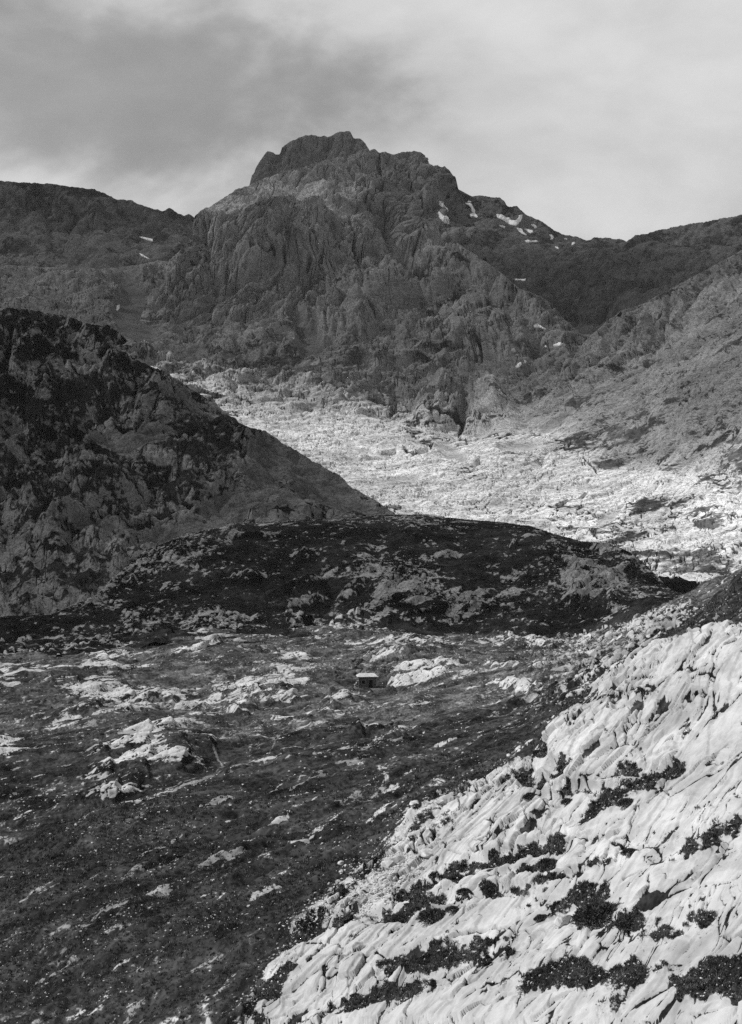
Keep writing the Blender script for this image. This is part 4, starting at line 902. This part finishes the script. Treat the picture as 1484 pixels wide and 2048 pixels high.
def shrub_mesh(seed, nl=3200):
    r = np.random.RandomState(seed); 
    th = r.rand(nl) * 6.283; z = r.rand(nl) ** 0.8; rad = 0.55 + 0.45 * r.rand(nl) ** 0.4
    rr = np.sqrt(np.maximum(0, 1 - z * z))
    lump = 0.8 + 0.4 * fbm(np.stack([np.cos(th) * rr * 2.2 + seed, np.sin(th) * rr * 2.2, z * 2.2], -1), 3, seed=seed % 9)
    c = np.stack([np.cos(th) * rr, np.sin(th) * rr, z * 0.62], -1) * (rad * lump)[:, None] * 0.5
    out_ = c / (np.linalg.norm(c, axis=1, keepdims=True) + 1e-6)
    d = out_ + r.randn(nl, 3) * 0.6; d /= np.linalg.norm(d, axis=1, keepdims=True)
    s_ = np.cross(d, r.randn(nl, 3)); s_ /= np.linalg.norm(s_, axis=1, keepdims=True)
    L_ = (0.035 + 0.035 * r.rand(nl))[:, None]
    V = np.stack([c - s_ * L_ * 0.3, c + s_ * L_ * 0.3, c + d * L_ * 1.3], 1).reshape(-1, 3)
    me = raw_mesh('foliage', V, np.arange(nl * 3).reshape(-1, 3), flat=True); me.materials.append(m_leaf); return me
def twig_mesh(seed):
    r = random.Random(seed); bm = bmesh.new()
    for k in range(9):
        a = r.uniform(0, 6.28); l = r.uniform(0.25, 0.42); e = r.uniform(0.25, 0.9)
        d = Vector((math.cos(a) * math.cos(e), math.sin(a) * math.cos(e), math.sin(e)))
        ret = bmesh.ops.create_cone(bm, segments=5, radius1=0.018, radius2=0.005, depth=l, cap_ends=True)
        rot = d.to_track_quat('Z', 'Y').to_matrix()
        for v in ret['verts']: v.co = rot @ (v.co + Vector((0, 0, l / 2 - 0.03)))
    me = bpy.data.meshes.new('stem'); bm.to_mesh(me); bm.free(); me.materials.append(m_leaf); return me
sm_ = [shrub_mesh(40 + i) for i in range(5)]; tw_ = [twig_mesh(50 + i) for i in range(3)]
shr = [(1205,1818,105,'largest dark shrub, a dense dome near the bottom right corner'),
 (1100,1722,54,'dark shrub in the grassy hollow between the two lower slabs'),(1060,1735,34,'low shrub left of the denser one in the hollow between the lower slabs'),(1020,1712,24,'small shrub beside the dark overhang in the hollow of the lower slab'),
 (1075,1500,20,'small shrub on the notch between the upper and middle slabs'),(1066,1590,30,'shrub at the lower right corner of the middle slab'),(1140,1602,30,'low heath shrub on the shelf under the upper slab'),
 (1255,1600,40,'wide low shrub on the shelf by the right edge'),(870,1825,60,'spreading shrub at the bottom between pale slabs'),(905,1815,30,'small round shrub right of the spreading shrub at the bottom'),
 (800,1832,34,'leftmost shrub among the slabs at the bottom'),(1085,1832,30,'small shrub left of the half buried boulder at the bottom'),(1262,1838,60,'grassy shrub in the bottom right corner'),
 (1262,1700,34,'shrub at the right edge above the lowest slab'),(985,1770,40,'low shrub on the rubble strip under the middle slab'),(930,1780,30,'small shrub left of the low one on the rubble strip'),(1165,1830,36,'low shrub wedged between boulder and dense dome')]
for i, (px, py, w, lab) in enumerate(shr):
    p = gpos(px, py + w * 0.18); s_ = w / F * float(p[1]) * 1.1
    e = bpy.data.objects.new('shrub', None); C.objects.link(e); e.location = (float(p[0]), float(p[1]), float(p[2]) - 0.05 * s_)
    e.scale = (s_, s_, s_); e.rotation_euler = (0, 0, R_.uniform(0, 6.3)); e.empty_display_size = 0.2
    tag(e, lab, 'shrub', 'low dark shrubs among the slabs')
    for nm, me in (('foliage', sm_[i % 5]), ('stem', tw_[i % 3])):
        c = bpy.data.objects.new(nm, me); C.objects.link(c); c.parent = e

# ================================================================== THE HUT
def box(bm, x0, x1, y0, y1, z0, z1):
    vs = [bm.verts.new((x, y, z)) for x in (x0, x1) for y in (y0, y1) for z in (z0, z1)]
    for f in ((0,1,3,2),(4,6,7,5),(0,4,5,1),(2,3,7,6),(0,2,6,4),(1,5,7,3)): bm.faces.new([vs[i] for i in f])
def mk(name, bm, mat, parent):
    bmesh.ops.recalc_face_normals(bm, faces=bm.faces)
    me = bpy.data.meshes.new(name); bm.to_mesh(me); bm.free(); me.materials.append(mat)
    o = bpy.data.objects.new(name, me); C.objects.link(o); o.parent = parent; return o
def masonry_mat(name, lo, hi):
    m, node, lk, M, NO, R, MX = new_mat(name)
    tcn = node('ShaderNodeTexCoord'); v = node('ShaderNodeTexVoronoi', feature='DISTANCE_TO_EDGE'); v.inputs['Scale'].default_value = 3.2
    v2 = node('ShaderNodeTexVoronoi'); v2.inputs['Scale'].default_value = 3.2
    mpn = node('ShaderNodeMapping'); mpn.inputs['Scale'].default_value = (1, 1, 1.7); lk(tcn.outputs['Object'], mpn.inputs[0])
    lk(mpn.outputs[0], v.inputs['Vector']); lk(mpn.outputs[0], v2.inputs['Vector'])
    sp = node('ShaderNodeRGBToBW'); lk(v2.outputs['Color'], sp.inputs[0])
    j = R(v.outputs['Distance'], 0.0, 0.07); st = MX(sp.outputs[0], lo, hi); n = NO(6, 5, 0.6, 0, tcn.outputs['Object'])
    st = M('MULTIPLY', st, R(n, 0.3, 0.7, 0.8, 1.2)); col = MX(j, lo * 0.5, st)
    cc = node('ShaderNodeCombineColor')
    for i in range(3): lk(col, cc.inputs[i])
    b = node('ShaderNodeBsdfDiffuse'); lk(cc.outputs[0], b.inputs['Color'])
    bp = node('ShaderNodeBump'); bp.inputs['Distance'].default_value = 0.04; lk(j, bp.inputs['Height']); lk(bp.outputs[0], b.inputs['Normal'])
    o = node('ShaderNodeOutputMaterial'); lk(b.outputs[0], o.inputs[0]); return m
m_wall = masonry_mat('stone_masonry', 0.07, 0.17); m_roof = simple_mat('pale_roof_slab', 0.33, 0.55, 2.2, 0.03)
m_dark = simple_mat('dark_weathered_wood', 0.006, 0.016, 6, 0.01); m_frame = simple_mat('grey_stone_frame', 0.12, 0.2, 5, 0.01)
hut = bpy.data.objects.new('hut', None); C.objects.link(hut); hut.location = (hutX, hutY, hutZ); hut.rotation_euler = (0, 0, math.radians(5))
tag(hut, 'small stone hut with a pale shallow roof standing alone on the meadow', 'hut')
w2, dp, hh, tk = 2.38, 3.9, 2.95, 0.35
bm = bmesh.new()
wx0, wx1, wz0, wz1 = -1.52, -0.55, 1.05, 2.1        # window opening
dx0, dx1, dz1 = 0.42, 1.38, 2.15                    # door opening
for a in ((-w2, wx0, 0, tk, -0.6, hh), (wx0, wx1, 0, tk, -0.6, wz0), (wx0, wx1, 0, tk, wz1, hh), (wx1, dx0, 0, tk, -0.6, hh), (dx0, dx1, 0, tk, dz1, hh), (dx0, dx1, 0, tk, -0.6, 0.02), (dx1, w2, 0, tk, -0.6, hh),
          (-w2, -w2 + tk, tk, dp, -0.6, hh), (w2 - tk, w2, tk, dp, -0.6, hh), (-w2 + tk, w2 - tk, dp - tk, dp, -0.6, hh)): box(bm, *a)
bmesh.ops.remove_doubles(bm, verts=bm.verts, dist=0.0005)
mk('wall', bm, m_wall, hut)
bm = bmesh.new(); ov = 0.42
e_ = [bm.verts.new(c) for c in ((-w2-ov,-ov,hh),(w2+ov,-ov,hh),(w2+ov,dp+ov,hh),(-w2-ov,dp+ov,hh))]
f_ = [bm.verts.new((v.co.x, v.co.y, hh + 0.13)) for v in e_]
rg = [bm.verts.new(c) for c in ((-w2+0.5,dp*0.62,hh+0.85),(w2-0.35,dp*0.62,hh+0.85))]
bm.faces.new(e_); 
for i in range(4): bm.faces.new((e_[i], e_[(i+1)%4], f_[(i+1)%4], f_[i]))
bm.faces.new((f_[0], f_[1], rg[1], rg[0])); bm.faces.new((f_[1], f_[2], rg[1])); bm.faces.new((f_[2], f_[3], rg[0], rg[1])); bm.faces.new((f_[3], f_[0], rg[0]))
mk('roof', bm, m_roof, hut)
bm = bmesh.new()
for k in range(5): box(bm, dx0 + 0.03 + k * 0.18, dx0 + 0.20 + k * 0.18, 0.14, 0.19, 0.03, dz1 - 0.03)
box(bm, dx0 + 0.03, dx1 - 0.03, 0.19, 0.22, 0.4, 0.52); box(bm, dx0 + 0.03, dx1 - 0.03, 0.19, 0.22, 1.6, 1.72)
door = mk('door', bm, m_dark, hut)
bm = bmesh.new(); box(bm, dx1 - 0.22, dx1 - 0.14, 0.08, 0.138, 1.0, 1.15); mk('handle', bm, m_frame, door)
bm = bmesh.new(); box(bm, wx0 + 0.03, wx1 - 0.03, 0.16, 0.2, wz0 + 0.03, wz1 - 0.03); win = mk('window', bm, m_dark, hut)
bm = bmesh.new(); 
for a in ((wx0-0.1, wx0+0.03, wz0-0.1, wz1+0.1), (wx1-0.03, wx1+0.1, wz0-0.1, wz1+0.1)): box(bm, a[0], a[1], -0.03, 0.15, a[2], a[3])
for a in ((wx0+0.031, wx1-0.031, wz0-0.1, wz0+0.03), (wx0+0.031, wx1-0.031, wz1-0.03, wz1+0.1)): box(bm, a[0], a[1], -0.03, 0.15, a[2], a[3])
mk('frame', bm, m_frame, win)
bm = bmesh.new(); box(bm, dx0 - 0.25, dx1 + 0.25, -0.04, 0.12, dz1 - 0.0, dz1 + 0.22); mk('lintel', bm, m_frame, hut)
bm = bmesh.new(); box(bm, dx0 - 0.2, dx1 + 0.2, -0.5, -0.005, -0.4, 0.02); mk('step', bm, m_frame, hut)
# rubble wall that leans against the hut's left side
rw = []
r5 = random.Random(77); bmw = bmesh.new()
for k in range(46):
    t = r5.random(); zz_ = r5.random() * (1.1 + 1.5 * (1 - t) ** 1.0) ; s_ = r5.uniform(0.28, 0.55)
    me = hull_mesh('tmp', 400 + k, 0.7, 10); 
    M_ = bmesh.new(); M_.from_mesh(me)
    for v in M_.verts: v.co = v.co * s_ + Vector((hutX - w2 - 0.05 - t * 1.0, hutY + 1.6 + r5.uniform(-0.8, 1.6), hutZ + zz_ - 0.1))
    M_.to_mesh(me); bmw.from_mesh(me); M_.free(); bpy.data.meshes.remove(me)
me = bpy.data.meshes.new('rubble_wall'); bmw.to_mesh(me); bmw.free(); me.materials.append(m_stone)
o = bpy.data.objects.new('rubble_wall', me); C.objects.link(o); tag(o, 'low heap of pale rubble walling against the left side of the hut', 'wall')

# ================================================================== THE AIR
bm = bmesh.new(); box(bm, -9300, 9300, -6300, 12300, -77, 760)
bmesh.ops.recalc_face_normals(bm, faces=bm.faces)
me = bpy.data.meshes.new('haze'); bm.to_mesh(me); bm.free()
hm = bpy.data.materials.new('haze_air'); hm.use_nodes = True; t = hm.node_tree; t.nodes.clear()
v = t.nodes.new('ShaderNodeVolumePrincipled'); v.inputs['Color'].default_value = (0.92, 0.92, 0.92, 1); v.inputs['Density'].default_value = 0.00002
oo = t.nodes.new('ShaderNodeOutputMaterial'); t.links.new(v.outputs[0], oo.inputs['Volume']); me.materials.append(hm)
o = bpy.data.objects.new('haze', me); C.objects.link(o); struct(o, 'thin mountain haze filling the valley', 'stuff')
